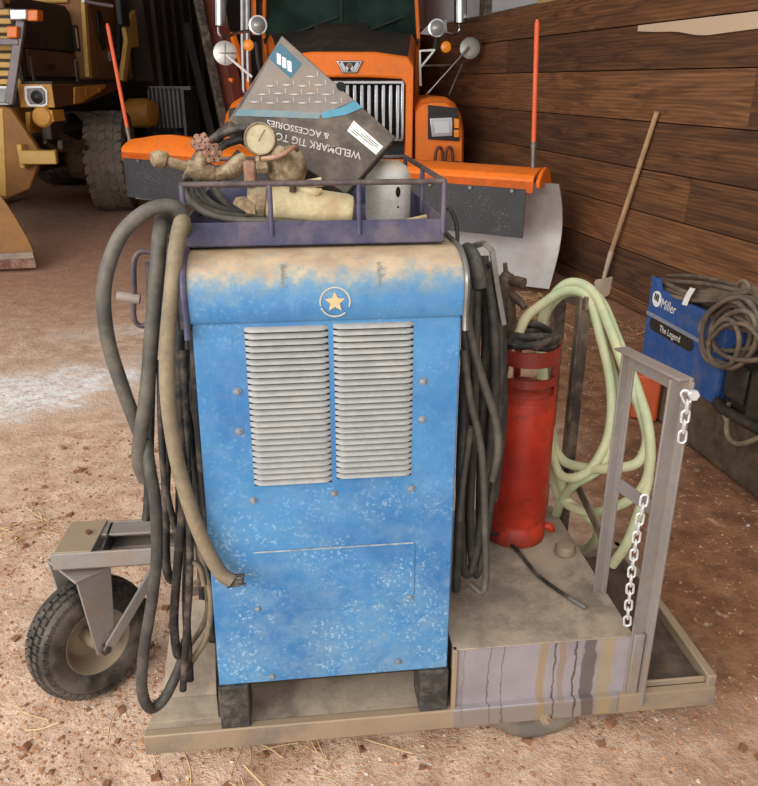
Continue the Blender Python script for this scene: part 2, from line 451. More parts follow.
# ================================================================ camera, light
cam = bpy.data.cameras.new('camera'); co = bpy.data.objects.new('camera', cam); COL.objects.link(co)
co.location = EYE; co.rotation_euler = (R(90)-PITCH, 0, 0)
cam.sensor_fit = 'HORIZONTAL'; cam.sensor_width = 36; cam.lens = F/758*36; cam.clip_start = .02
S.camera = co
w = bpy.data.worlds.new('overcast_sky'); S.world = w; w.use_nodes = True
bg = w.node_tree.nodes['Background']; bg.inputs[0].default_value = (1.0, .98, .95, 1); bg.inputs[1].default_value = 1.0
S.view_settings.view_transform = 'Standard'; S.view_settings.look = 'None'; S.view_settings.gamma = 1
S.view_settings.use_curve_mapping = False; S.view_settings.exposure = EXPOSURE
# the big open doorway the photograph is taken from: daylight enters here
def area(name, loc, target, sx, sy, power, col=(1,.98,.95)):
    l = bpy.data.lights.new(name, 'AREA'); l.shape = 'RECTANGLE'; l.size = sx; l.size_y = sy; l.energy = power; l.color = col
    o = bpy.data.objects.new(name, l); COL.objects.link(o); o.location = loc
    o.rotation_euler = (Vector(target)-Vector(loc)).to_track_quat('-Z', 'Y').to_euler(); return o
area('doorway_daylight', (-4.6, -3.5, 3.6), (-.8, 6.0, .2), 7, 4.5, DOOR_W)

# ================================================================ setting
def wallx(y): return 1.83-.2428*(y-5.58)
WD = Vector((-.2360, .9718, 0)); WN = Vector((-.9718, -.2360, 0))     # along wall, into the room
# floor: packed dirt with gentle relief
def floor_h(x, y):
    h = .012*noise.noise((x*1.3, y*1.3, 3.1))+.007*noise.noise((x*4.1, y*4.1, 9.7))+.004*noise.noise((x*11, y*11, 1.7))
    k = min(1, max(0, (1.80-y)/.42)); k = k*k*(3-2*k)
    return h-.010-.042*k
def floor_mesh():
    mb = MB(); xs = []; x = -9.6
    while x < 7: xs.append(x); x += .05 if -2.2 < x < 2.4 else .25
    ys = []; y = -1.0
    while y < 17.6: ys.append(y); y += .05 if y < 5.5 else .25
    nx = len(xs)
    mb.v = [Vector((x, y, floor_h(x, y))) for y in ys for x in xs]
    for j in range(len(ys)-1):
        for i in range(nx-1):
            a = j*nx+i; mb.f.append([a, a+1, a+nx+1, a+nx]); mb.m.append(0)
    return mb
tag(floor_mesh().build('floor', M['dirt'], sharp=180), kind='structure')
# right wall of wide boards
def plank_wall():
    mb = MB(); brd = []
    hs = [0.0, .10, .405, .70, .985, 1.295, 1.62, 1.905, 2.17]
    org = Vector((wallx(5.58), 5.58, 0))
    for r in range(len(hs)-1):
        joints = [-9.0]+sorted({1: [-2.6, 3.2], 2: [1.4, -5.0], 3: [-.55, 4.5], 4: [-4.4, 1.9], 5: [-1.0, 5.1], 6: [-3.2, 2.6], 7: [.9, -2.45+.6], 0: [2.0]}.get(r, [0]))+[12.5]
        for a, b in zip(joints[:-1], joints[1:]):
            inset = rnd.uniform(-.006, .006)
            p0 = org+WD*(a+.002)+WN*inset; p1 = org+WD*(b-.002)+WN*inset
            z0, z1 = hs[r]+.004, hs[r+1]-.004
            pale = (r == 7 and a < -1.5 and b < 1.0 and a > -9)
            seg = 24 if r == 6 else 1
            n0 = len(mb.f)
            tone = (rnd.random(), rnd.random())
            def slabq(q0, q1, za, zb, zc, zd):
                back = -WN*.05
                A = [Vector((q0.x, q0.y, za)), Vector((q1.x, q1.y, zb)), Vector((q1.x, q1.y, zc)), Vector((q0.x, q0.y, zd))]
                mb.add(A+[p+back for p in A], [(0,1,2,3),(7,6,5,4),(0,4,5,1),(1,5,6,2),(2,6,7,3),(3,7,4,0)])
            slabq(p0, p1, z0, z0, z1, z1)
            brd += [(tone[0], tone[1], 0.0)]*(len(mb.f)-n0)
    # pale streak: a thin strip standing a hair proud of its board
    n0 = len(mb.f)
    a, b = PALE_STRIP
    k = 22
    for i in range(k):
        q0 = org+WD*(a+(b-a)*i/k)+WN*.0085; q1 = org+WD*(a+(b-a)*(i+1)/k)+WN*.0085
        def low(t): return PALE_STRIP_TOP-.035-.06*min(1, 3*(1-t))*(.75+.35*noise.noise((t*7, 2.2, .3)))-.02*(1-t)
        A = [Vector((q0.x, q0.y, low(i/k))), Vector((q1.x, q1.y, low((i+1)/k))), Vector((q1.x, q1.y, PALE_STRIP_TOP)), Vector((q0.x, q0.y, PALE_STRIP_TOP))]
        mb.add(A+[p-WN*.012 for p in A], [(0,1,2,3),(7,6,5,4),(0,4,5,1),(1,5,6,2),(2,6,7,3),(3,7,4,0)])
    brd += [(.5, .5, 1.0)]*(len(mb.f)-n0)
    o = mb.build('wall_right', M['planks'])
    me = o.data; at = me.attributes.new('board', 'FLOAT_COLOR', 'CORNER')
    i = 0
    for p in me.polygons:
        for l in p.loop_indices: at.data[l].color = (*brd[p.index], 1)
    return o
PALE_STRIP = (-1.9, .27); PALE_STRIP_TOP = 1.90
tag(plank_wall(), kind='structure')
# framing behind the boards and the pale strip of cladding above them
mb = MB()
o0 = Vector((wallx(5.58), 5.58, 0))-WN*.10
for a in (-8, 12.4):
    pass
mb.add([o0+WD*-9+Vector((0,0,0)), o0+WD*12.5, o0+WD*12.5+Vector((0,0,2.17)), o0+WD*-9+Vector((0,0,2.17)),
        o0+WD*-9-WN*.05, o0+WD*12.5-WN*.05, o0+WD*12.5-WN*.05+Vector((0,0,2.17)), o0+WD*-9-WN*.05+Vector((0,0,2.17))],
       [(0,1,2,3),(7,6,5,4),(0,4,5,1),(1,5,6,2),(2,6,7,3),(3,7,4,0)])
tag(mb.build('wall_right_backing', M['roof_dark']), kind='structure')
def wall_slab(name, m, a, b, z0, z1, off, th=.05):
    mb = MB(); q = Vector((wallx(5.58), 5.58, 0))+WN*off
    A = [q+WD*a+Vector((0,0,z0)), q+WD*b+Vector((0,0,z0)), q+WD*b+Vector((0,0,z1)), q+WD*a+Vector((0,0,z1))]
    mb.add(A+[p-WN*th for p in A], [(0,1,2,3),(7,6,5,4),(0,4,5,1),(1,5,6,2),(2,6,7,3),(3,7,4,0)])
    return tag(mb.build(name, m), kind='structure')
wall_slab('wall_right_cladding', mk('cladding', (186,184,186), .8, var=.1), -9, 12.5, 2.2, 5.5, -.12)
wall_slab('trim_1', M['tan_wood'], 1.9, 2.05, 2.172, 5.5, -.04, .07)
wall_slab('trim_2', M['tan_wood'], -9, 1.9, 2.172, 2.235, -.03, .08)
wall_slab('trim_3', M['steel_dark'], 3.35, 3.5, 2.172, 5.5, -.04, .07)
mb = MB(); mb.box((-9.7, 17.3, 0), (4, 17.5, 5.6)); tag(mb.build('wall_back', M['roof_dark']), kind='structure')
mb = MB(); mb.box((-9.8, 7.5, 0), (-9.6, 17.5, 5.6)); tag(mb.build('wall_left', M['roof_dark']), kind='structure')
mb = MB(); mb.box((-9.8, 3.6, 5.5), (7, 17.5, 5.65)); tag(mb.build('ceiling', M['roof_dark']), kind='structure')
# grey daylight panel high in the back wall
mb = MB(); a = P(168, 9, 17.25); b = P(206, -14, 17.25); mb.box((a.x, 17.22, a.z), (b.x, 17.32, b.z))
tag(mb.build('window_1', mk('window_grey', (120,134,150), .3, var=.1)), kind='structure')
# loose stuff on the floor
def scatter(name, mat, n, seed, fx, lab, size, flat):
    r = random.Random(seed); mb = MB()
    for i in range(n):
        x, y = fx(r); s = size*(.4+1.0*r.random()**2.2)
        z = floor_h(x, y)
        Mx = Matrix.Translation((x, y, z+s*.2)) @ Matrix.Rotation(r.uniform(0, 6.28), 4, 'Z') @ Matrix.Rotation(r.uniform(-.5, .5), 4, 'X')
        a = [(r.uniform(.5, 1)*s*sx, r.uniform(.35, .9)*s*sy, r.uniform(.3, .9)*s*flat*sz) for sx, sy, sz in ((-1,-1,-1),(1,-1,-1),(1,1,-1),(-1,1,-1),(-.8,-.8,1),(.8,-.8,1),(.8,.8,1),(-.8,.8,1))]
        mb.add(a, [(0,3,2,1),(4,5,6,7),(0,1,5,4),(1,2,6,5),(2,3,7,6),(3,0,4,7)], Mx)
    o = mb.build(name, mat, sharp=30); return tag(o, lab[0], lab[1], None, 'stuff')
def near(r):
    t = r.random()
    if t < .45: return r.uniform(-1.5, -.55), 1.2+2.2*r.random()
    if t < .8: return r.uniform(-1.0, 1.6), r.uniform(.95, 1.75)
    return r.uniform(.6, 2.0), r.uniform(1.3, 5.2)
scatter('wood_chips', M['chips'], 9000, 5, near, ('reddish wood chips and crumbs strewn over the dirt floor around the cart', 'debris'), .0055, .4)
scatter('gravel', mk('clods', (150,104,78), .95, var=.4, scale=4), 420, 9, near, ('brown dirt clods lying on the floor around the cart', 'gravel'), .012, .6)
scatter('pale_grit', mk('grit', (216,196,180), .9, var=.2), 1300, 19, near, ('pale bits of grit and chaff lying on the dirt floor', 'grit'), .0055, .5)
def straw():
    r = random.Random(21); mb = MB()
    spots = [(G(15, 535), .12, 30), (G(60, 735), .20, 5), (G(200, 760), .20, 9), (G(280, 750), .18, 26), (G(340, 745), .18, 18), (G(520, 262), .5, 190), (G(610, 320), .5, 90), (G(130, 640), .1, 5), (G(520, 300), .4, 120)]
    for c, rad, n in spots:
        for i in range(n):
            x = c.x+r.gauss(0, rad*.6); y = c.y+r.gauss(0, rad*.6); a = r.uniform(0, 3.14); L = r.uniform(.03, .16)
            if x > wallx(y)-.14: continue
            d = Vector((math.cos(a), math.sin(a), 0))*L/2; z = floor_h(x, y)+.006
            k = Vector((-d.y, d.x, 0))*r.uniform(-.25, .25)
            mb.tube([Vector((x,y,z))-d, Vector((x,y,z+.004))+k, Vector((x,y,z+r.uniform(0,.02)))+d], r.uniform(.0012, .0024), 4, 3)
    return tag(mb.build('straw', M['straw']), 'thin pale straw stems lying loose on the dirt floor', 'straw', None, 'stuff')
straw()
# ================================================================ the cart
ZT = .11
def cart_thing(name, label, cat, u, w, z, group=None):
    return thing(name, label, cat, CM @ Vector((u, w, z)), CY, group)
cart = cart_thing('welding_cart', 'low grey steel welding cart with a flat deck and a toolbox under the red tank', 'cart', .2, .3, 0)
def cp(mb, name, m, parent=cart, **k): return mb.build(name, m, parent, frame=CM, **k)
UR = KG(720, 693, ZT).x
UL = KG(146, 724, ZT).x
BX0, BX1, BZ, BD = KG(455, 649, .287).x, KG(632, 635, .287).x, .287, .64
# deck plate (left side narrows toward the caster neck)
mb = MB()
mb.prism([(UL, 0), (BX1+.02, 0), (BX1+.02, .62), (-.02, .62), (UL+.05, .30)], ZT-.012, ZT)
cp(mb, 'deck_plate', M['deck_top'], bevel=.002)
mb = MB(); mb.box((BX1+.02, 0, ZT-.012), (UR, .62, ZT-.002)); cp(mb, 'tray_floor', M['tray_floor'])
mb = MB(); mb.box((UL, -.012, ZT-.055), (UR, .012, ZT+.002)); cp(mb, 'front_rail', M['steel_dirty'], bevel=.003)
mb = MB(); mb.box((UR-.02, .0, ZT-.055), (UR+.004, .63, ZT+.03)); mb.box((.9, .60, ZT-.05), (UR, .63, ZT+.03)); mb.box((UL+.03, .60, ZT-.05), (.9, .63, ZT-.012)); cp(mb, 'side_rail', M['steel_dirty'], bevel=.003)
mb = MB(); mb.box((BX1+.03, .012, ZT-.0), (UR-.02, .020, ZT+.018)); cp(mb, 'tray_lip', M['steel_dirty'], bevel=.003)
# toolbox: the raised box with its painted, drip-stained front
def toolbox_front():
    t = NT('stained_grey_paint')
    c = t.mix(t.ramp(t.noise(5, 4), .3, .7), lin((134,126,132)), lin((156,148,152)))
    x = t.xyz()
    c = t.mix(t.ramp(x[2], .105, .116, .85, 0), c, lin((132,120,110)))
    def drip(u0, wd, k, colr, z0, sc):
        d = t.math('ABSOLUTE', t.math('SUBTRACT', t.math('ADD', x[0], t.math('MULTIPLY', t.math('SUBTRACT', t.noise(1, 5, .65, vec=t.mapped((30,30,14))), .5), .030)), u0))
        f = t.ramp(d, wd, wd*.7)
        f = t.math('MULTIPLY', f, t.ramp(t.math('ADD', x[2], t.math('MULTIPLY', t.noise(60, 3, .6, vec=t.mapped((1,1,.1))), .05)), z0, z0+.02))
        return t.math('MULTIPLY', f, k), lin(colr)
    for args in DRIPS:
        f, cc = drip(*args); c = t.mix(f, c, cc)
    return t.done(c, .55, .1)
def uu(px): return KG(px, 680, .17).x-.2
DRIPS = [(uu(541), .013, .6, (150,124,66), .02, 1), (uu(561), .010, .5, (140,110,60), .12, 1), (uu(487), .002, .7, (84,72,66), .0, 1), (uu(500), .002, .6, (84,72,66), .0, 1), (uu(553), .0025, .8, (74,54,40), .03, 1),
         (uu(589), .018, .75, (84,70,62), .06, 1), (uu(607), .022, .6, (158,138,88), .0, 1), (uu(575), .003, .8, (70,54,42), .0, 1), (uu(460), .003, .4, (120,104,90), .0, 1)]
mb = MB(); mb.box((BX0, .004, ZT), (BX1, .012, BZ-.003)); mb.box((BX0, .014, ZT-.05), (BX1-.02, -.0145, ZT+.004)); cp(mb, 'toolbox_front', toolbox_front(), bevel=.002)
mb = MB(); mb.box((BX0, .012, ZT), (BX1, BD, BZ-.004)); cp(mb, 'toolbox_body', M['steel_dirty'])
mb = MB(); mb.prism([(BX0-.004, .0), (BX1+.004, .0), (BX1+.004, BD), (BX0-.004, BD)], BZ-.003, BZ); cp(mb, 'toolbox_lid', M['deck_top'], bevel=.002)
mb = MB(); mb.box((BX0-.006, -.006, ZT), (BX0+.006, .012, BZ)); cp(mb, 'toolbox_edge', M['steel_dirty'], bevel=.002)
mb = MB(); mb.box((BX1+.004, -.006, ZT-.03), (BX1+.03, .012, BZ+.005)); cp(mb, 'toolbox_edge', M['steel'], bevel=.002)
p = K(545, 718, -.014); mb = MB(); mb.cyl((p.x, -.022, p.z), (p.x, -.008, p.z), .014, seg=6); mb.cyl((p.x, -.03, p.z), (p.x, -.02, p.z), .007, seg=10); cp(mb, 'axle_bolt', M['steel_dirty'])
# front wheel peeping out under the box
def small_tyre(parent, c, axis, r, wd, fr=None):
    mb = MB(); Mx = frame_z(c, axis, (0,0,1))
    prof = []
    for k in range(17):
        a = 2*math.pi*k/16
        prof.append((r-wd*.5+wd*.5*math.cos(a)*(1.0 if math.cos(a) < 0 else .98), wd*.5*math.sin(a)))
    mb.lathe(prof[:-1], Mx, 48, close=True)
    return mb, Mx
wc = Vector((p.x-.008, .052, .112))
mb, Mx = small_tyre(cart, wc, (0,-1,0), .160, .085)
tw = cp(mb, 'wheel', M['tyre_dusty'])
mb = MB(); mb.lathe([(.02,-.03),(.075,-.03),(.08,-.02),(.08,.02),(.06,.028),(.02,.028)], Mx, 30); cp(mb, 'wheel_rim', M['steel_dirty'], tw)
mb, Mx2 = small_tyre(cart, wc+Vector((0,.5,0)), (0,-1,0), .160, .085)
tw2 = cp(mb, 'wheel', M['tyre_dusty'])
mb = MB(); mb.lathe([(.02,-.03),(.075,-.03),(.08,-.02),(.08,.02),(.06,.028),(.02,.028)], Mx2, 30); cp(mb, 'wheel_rim', M['steel_dirty'], tw2)
mb = MB(); mb.cyl(wc+Vector((0,.05,0)), wc+Vector((0,.45,0)), .014); cp(mb, 'axle', M['steel_dark'])
# ---- left arm, fork and caster
ZB = .45
a0 = KG(50, 555, ZB)
wA = a0.y
UE = .02
mb = MB(); mb.box((a0.x, wA, ZB-.048), (UE, wA+.008, ZB)); mb.box((a0.x, wA, ZB-.048), (UE, wA+.05, ZB-.042)); cp(mb, 'caster_arm', M['steel'], bevel=.002)
bk = KG(65, 525, ZB).y
mb = MB(); mb.box((a0.x+.03, bk, ZB-.05), (UE, bk+.008, ZB+.0)); mb.box((a0.x+.05, bk-.06, ZB-.008), (UE, bk, ZB)); mb.box((a0.x+.05, bk-.05, ZB-.055), (UE, bk, ZB-.047)); cp(mb, 'caster_arm', M['steel'], bevel=.002)
q0, q1 = KG(82, 526, ZB), KG(62, 549, ZB)
mb = MB(); mb.prism([(a0.x+.008, wA+.002), (a0.x+.10, wA+.002), (a0.x+.11, bk+.01), (a0.x+.015, bk+.01)], ZB-.004, ZB+.004); cp(mb, 'caster_plate', M['steel_dirty'], bevel=.002)
mb = MB(); mb.cyl((a0.x+.075, wA+.085, ZB+.003), (a0.x+.075, wA+.085, ZB+.013), .008, seg=6); cp(mb, 'bolt', M['rust_red'])
mb = MB(); mb.box((a0.x+.12, wA+.01, ZB-.05), (a0.x+.126, bk, ZB)); cp(mb, 'arm_rib', M['steel_dark'])
# uprights joining the arm to the deck, and the slanting neck plate
mb = MB(); mb.bar((UE-.05, wA+.03, ZT-.02), (UE-.05, wA+.03, ZB), .045, .045); mb.bar((UE-.05, bk-.02, ZT-.02), (UE-.05, bk-.02, ZB), .045, .045); cp(mb, 'neck_post', M['steel_dirty'], bevel=.002)
n0, n1, n2, n3 = (UL+.01, .03, ZT+.006), (-.01, .03, ZT+.006), (-.025, wA-.02, ZT+.19), (UL+.055, wA-.02, ZT+.19)
mb = MB(); mb.slab([n0, n1, (-.02, .10, ZT+.012), (UL+.03, .10, ZT+.012)], .006); cp(mb, 'neck_plate', M['deck_top'])
mb = MB(); mb.slab([(UL+.03, .10, ZT+.012), (-.02, .10, ZT+.012), n2, n3], .006); cp(mb, 'neck_plate', M['deck_top'])
# caster fork and tyre
AX = Vector((.74, -.66, -.10)).normalized()                # axle direction (world) toward the viewer's right
wcw = P(91, 636, 1.72)
RW = .166
wcw.z = RW-.014
FW = Matrix.Translation(wcw) @ Matrix.Rotation(math.atan2(AX.y, AX.x), 4, 'Z')   # X = axle, Y = rolling, Z up
def tyre(name, parent, FW, r, wd, rim_r, lug_rows, nl, m, lug_h=.006):
    mb = MB(); Mx = FW @ Matrix.Rotation(R(90), 4, 'Y')
    pr = [(rim_r, -wd*.36), (rim_r+.012, -wd*.46), ((r+rim_r)/2, -wd*.5), (r-.022, -wd*.47), (r-.006, -wd*.36), (r, -wd*.15), (r, wd*.15), (r-.006, wd*.36), (r-.022, wd*.47), ((r+rim_r)/2, wd*.5), (rim_r+.012, wd*.46), (rim_r, wd*.36)]
    mb.lathe(pr, Mx, 60, close=True)
    for (h0, h1, ph, ra, dx) in lug_rows:
        for k in range(nl):
            a = 2*math.pi*(k+ph)/nl; da = 2*math.pi/nl*.37
            vs = []
            for rr in (ra-.006, ra+lug_h):
                for aa, hh in ((a-da, h0), (a+da, h0+dx), (a+da, h1+dx), (a-da, h1)):
                    vs.append((rr*math.cos(aa), rr*math.sin(aa), hh))
            mb.add(vs, [(0,1,2,3),(7,6,5,4),(0,4,5,1),(1,5,6,2),(2,6,7,3),(3,7,4,0)], Mx)
    return mb.build(name, m, parent, frame=Matrix.Identity(4), bevel=0)
lean = FW @ Matrix.Rotation(R(-6), 4, 'Y')
W = .10
ct = tyre('caster_tyre', cart, lean, RW-.004, W, .085, [(-.048, -.034, 0, RW-.018, 0), (-.030, -.012, .5, RW-.006, .0), (-.009, .009, 0, RW-.002, .0), (.012, .030, .5, RW-.006, 0), (.034, .048, 0, RW-.018, 0)], 44, M['black_rubber'])
Mr = lean @ Matrix.Rotation(R(90), 4, 'Y')
mb = MB(); mb.lathe([(.02,-.02),(.06,-.02),(.072,0),(.082,.034),(.09,.042),(.094,.040),(.088,-.038),(.07,-.038)], Mr, 40); mb.lathe([(.001,.05),(.02,.05),(.024,.03),(.024,-.02)], Mr, 20); mb.build('wheel_rim', M['steel_dirty'], ct, frame=Matrix.Identity(4))
mb = MB()
for sx in (-1, 1):
    pts = [(-.045, .35), (.05, .35), (.03, .0), (.0, -.02), (-.022, .0)] if sx > 0 else [(-.05, .35), (.05, .35), (.022, .0), (0, -.02), (-.022, .0)]
    Mf = FW @ Matrix.Translation((sx*.068, 0, -.012)) @ Matrix(((0,0,1,0),(1,0,0,0),(0,1,0,0),(0,0,0,1)))
    mb.prism([(a, b*.69+.0) for a, b in pts], -.004, .004, Mf)
mb.box((-.075, -.05, .228), (.075, .06, .236), FW); mb.cyl(FW @ Vector((0,0,.23)), FW @ Vector((0,0,.26)), .03)
mb.build('caster_fork', M['steel'], cart, frame=Matrix.Identity(4), bevel=.0015)
mb = MB(); mb.cyl(FW @ Vector((-.08,0,0)), FW @ Vector((.088,0,0)), .010, seg=10); mb.cyl(FW @ Vector((.072,0,0)), FW @ Vector((.082,0,0)), .018, seg=6); mb.build('axle', M['steel_dark'], cart, frame=Matrix.Identity(4))
mb = MB(); e0 = FW @ Vector((.08, .0, -.005)); e1 = FW @ Vector((.10, .15, .17)); mb.bar(e0, e1, .008, .028); mb.build('fork_brace', M['steel'], cart, frame=Matrix.Identity(4), bevel=.001)
# ---- cylinder rack gates of angle iron
g0 = CMI @ Vector((.657, 1.565, 0)); ZG = .965
def gate(w0, w1, u, zt, m, full):
    a = .04
    fr = MB()
    fr.bar((u, w0, ZT-.03), (u, w0, zt), .008, a); fr.bar((u-.0, w0, ZT-.03), (u, w0, zt), a, .006)
    cp(fr, 'rack_post', m, bevel=.0015)
    if full:
        fr = MB(); fr.bar((u-.01, w1, .30 if full == 2 else ZT), (u-.01, w1, zt), .008, .034); fr.bar((u-.01, w1, .30), (u-.01, w1, zt), .03, .006); cp(fr, 'rack_post', m, bevel=.0015)
        fr = MB(); fr.bar((u-.0, w0-.012, zt-.02), (u-.01, w1+.012, zt-.02), .010, .045); cp(fr, 'rack_top_bar', m, bevel=.0015)
def barv(name, pts, m, wx, wz, up):
    b = MB(); b.bar(pts[0], pts[1], wx, wz, up); cp(b, name, m, bevel=.0015)
# near gate: two posts, top bar, slanting brace
A = CMI @ Vector((.657, 1.563, 0)); B = CMI @ Vector((.594, 1.737, 0))
dirg = (B-A).normalized()
zt = .958
fr = MB(); fr.bar((A.x, A.y, ZT-.03), (A.x, A.y, zt), .006, .052, dirg); fr.bar((A.x-.018, A.y-.0, ZT-.03), (A.x-.018, A.y, zt), .042, .006, dirg)
cp(fr, 'rack_post', M['steel'], bevel=.0012)
fr = MB(); fr.bar((B.x, B.y, ZT), (B.x, B.y, zt), .006, .034, dirg); fr.bar((B.x-.012, B.y, ZT), (B.x-.012, B.y, zt), .026, .006, dirg); cp(fr, 'rack_post', M['steel'], bevel=.0012)
fr = MB(); fr.bar(A-dirg*.02+Vector((0,0,zt-.015)), B+dirg*.02+Vector((0,0,zt-.015)), .008, .045); fr.bar(A-dirg*.02+Vector((-.015,0,zt+.005)), B+dirg*.02+Vector((-.015,0,zt+.005)), .035, .006); cp(fr, 'rack_top_bar', M['steel'], bevel=.0012)
b0 = K(618, 482, B.y); b1 = K(646, 512, A.y+.02)
fr = MB(); fr.bar((B.x, B.y, b0.z), (A.x-.005, A.y, b1.z), .006, .035, (0,0,1)); cp(fr, 'rack_brace', M['steel'], bevel=.0012)
# far gate, dark
C0 = CMI @ P(585, 301, 2.197); C1 = CMI @ P(560, 301, 2.30)
for q, m in ((C0, 'steel_dark'), (C1, 'steel_dark')):
    fr = MB(); fr.bar((q.x, q.y, ZT), (q.x, q.y, .972), .006, .04, (1,0,0)); fr.bar((q.x-.017, q.y, ZT), (q.x-.017, q.y, .972), .034, .006, (1,0,0)); cp(fr, 'rack_post', M[m], bevel=.0012)
fr = MB(); fr.bar((C0.x, C0.y-.02, .955), (C1.x, C1.y+.02, .955), .008, .04); cp(fr, 'rack_top_bar', M['steel_dark'], bevel=.0012)
fr = MB(); fr.bar((C0.x, C0.y, .42), (B.x, B.y, .42), .006, .03); cp(fr, 'rack_brace', M['steel_dark'])
# ---- chain hung on the near gate
def link_mb(c, d, side, L=.030, wd=.016, r=.0028):
    d = Vector(d).normalized(); s = Vector(side); s = (s-d*s.dot(d)).normalized(); mb = MB(); pts = []
    for k in range(16):
        a = 2*math.pi*k/16
        y = math.sin(a)*wd/2; x = math.cos(a)*wd/2+(L/2-wd/2)*(1 if math.cos(a) >= 0 else -1)
        pts.append(Vector(c)+d*x+s*y)
    mb.tube(pts, r, 7, 2, closed=True); return mb
def chain(label, pts, group=None):
    P3 = catmull(pts, 20); tot = sum((b-a).length for a, b in zip(P3, P3[1:])); step = .0235; n = int(tot/step)
    base = CM @ P3[-1]
    t = thing('chain', label, 'chain', base, CY, group)
    acc = 0; k = 0; nxt = step/2
    for a, b in zip(P3, P3[1:]):
        L = (b-a).length
        while acc+L >= nxt and k < n:
            c = a+(b-a)*((nxt-acc)/L); d = b-a
            sd = Vector((1,-.25,0)) if k % 2 == 0 else Vector((.35,1,0))
            link_mb(c, d, sd).build('link', M['zinc'], t, frame=CM); k += 1; nxt += step
        acc += L
    return t
wq = A.y-.008
k0 = K(683, 393, wq); k1 = K(681, 440, wq)
def AP(z, du=0, dw=0): return Vector((A.x+du, A.y+dw, z))
tc = chain('short white chain hanging from the bolt at the top of the grey rack post', [K(684, 392, A.y-.030), K(687, 402, A.y-.032), K(684, 425, A.y-.032), K(681, 446, A.y-.032)])
tc2 = chain('longer white chain hanging down the lower half of the grey rack post', [K(645, 496, A.y-.012), K(638, 528, A.y-.014), K(632, 570, A.y-.016), K(628, 612, A.y-.016), K(627, 628, A.y-.014)])
kb = K(683, 390, A.y-.004); mb = MB(); mb.cyl((A.x+.004, A.y+.002, kb.z), (A.x+.004, A.y-.034, kb.z), .0075, seg=10); mb.cyl((A.x+.004, A.y-.03, kb.z), (A.x+.004, A.y-.04, kb.z), .012, seg=6); cp(mb, 'bolt', M['zinc'])
# ================================================================ the welder
U0, U1 = .017, .545
ZF, ZK, ZH = KG(330, 319, 0).z, 1.125, 1.238
ZBOT = .236
welder = cart_thing('welding_machine', 'big blue upright welding machine with louvered front standing on the cart deck', 'welding machine', .2705, .3, ZT)
def wp(mb, name, m, parent=welder, **k): return mb.build(name, m, parent, frame=CM, **k)
WD2 = .60
mb = MB(); mb.prism([(U0-.014, ZBOT), (U1, ZBOT), (U1, ZK), (U0, ZK)], -.006, .0, Matrix(((1,0,0,0),(0,0,-1,0),(0,1,0,0),(0,0,0,1)))); wp(mb, 'front_panel', M['welder_blue'], bevel=.003)
mb = MB(); mb.box((U0, .006, ZBOT), (U1, WD2, ZBOT+.006)); mb.box((U0+.02, .02, ZBOT-.02), (U1-.02, WD2-.02, ZBOT)); wp(mb, 'base_pan', M['strip_black'])
for ux in (U0+.001, U1-.007):
    mb = MB(); mb.box((ux, .006, ZBOT), (ux+.006, WD2, ZK)); wp(mb, 'side_panel', M['welder_blue'])
mb = MB(); mb.box((U0, WD2-.006, ZBOT), (U1, WD2, ZK+.1)); wp(mb, 'back_panel', M['welder_blue'])
# hood: rounded sheet over the top
H0, H1 = U0-.004, U1+.003
prof = [(-.010, ZK-.004), (-.014, ZK+.03), (-.014, ZK+.055)]
for k in range(1, 9):
    a = math.pi/2*k/8; prof.append((-.014+.11*(1-math.cos(a)), ZK+.055+(ZH-ZK-.055)*math.sin(a)))
prof += [(.3, ZH+.002), (WD2+.01, ZH)]
rows = [[(H0+(H1-H0)*j/12, w_, z_) for j in range(13)] for (w_, z_) in prof]
mb = MB(); mb.sheet(rows, (0, .004, -.004)); mb.box((U0+.004, .004, ZK-.02), (U1-.004, .03, ZK+.045))
hood = wp(mb, 'hood', M['welder_hood'], sharp=50)
# raw edge flanges of the hood at both sides
for ux, sgn in ((H0-.004, -1), (H1+.002, 1)):
    mb = MB()
    rr = [(-.018, ZK-.035)]+[(w_-.003, z_+.002) for w_, z_ in prof[:12]]
    mb.tube([(ux, a, b) for a, b in rr], .0062, 8, 3)
    wp(mb, 'hood_edge', M['tray_purple'] if sgn < 0 else M['dull_steel'], hood)
    mb = MB(); q = [(w_, z_) for w_, z_ in prof]+[(WD2, ZK), (.0, ZK-.02)]
    mb.prism([(a, b) for a, b in q], ux-.0015, ux+.0015, Matrix(((0,0,1,0),(1,0,0,0),(0,1,0,0),(0,0,0,1)))); wp(mb, 'hood_cheek', M['welder_blue'], hood)
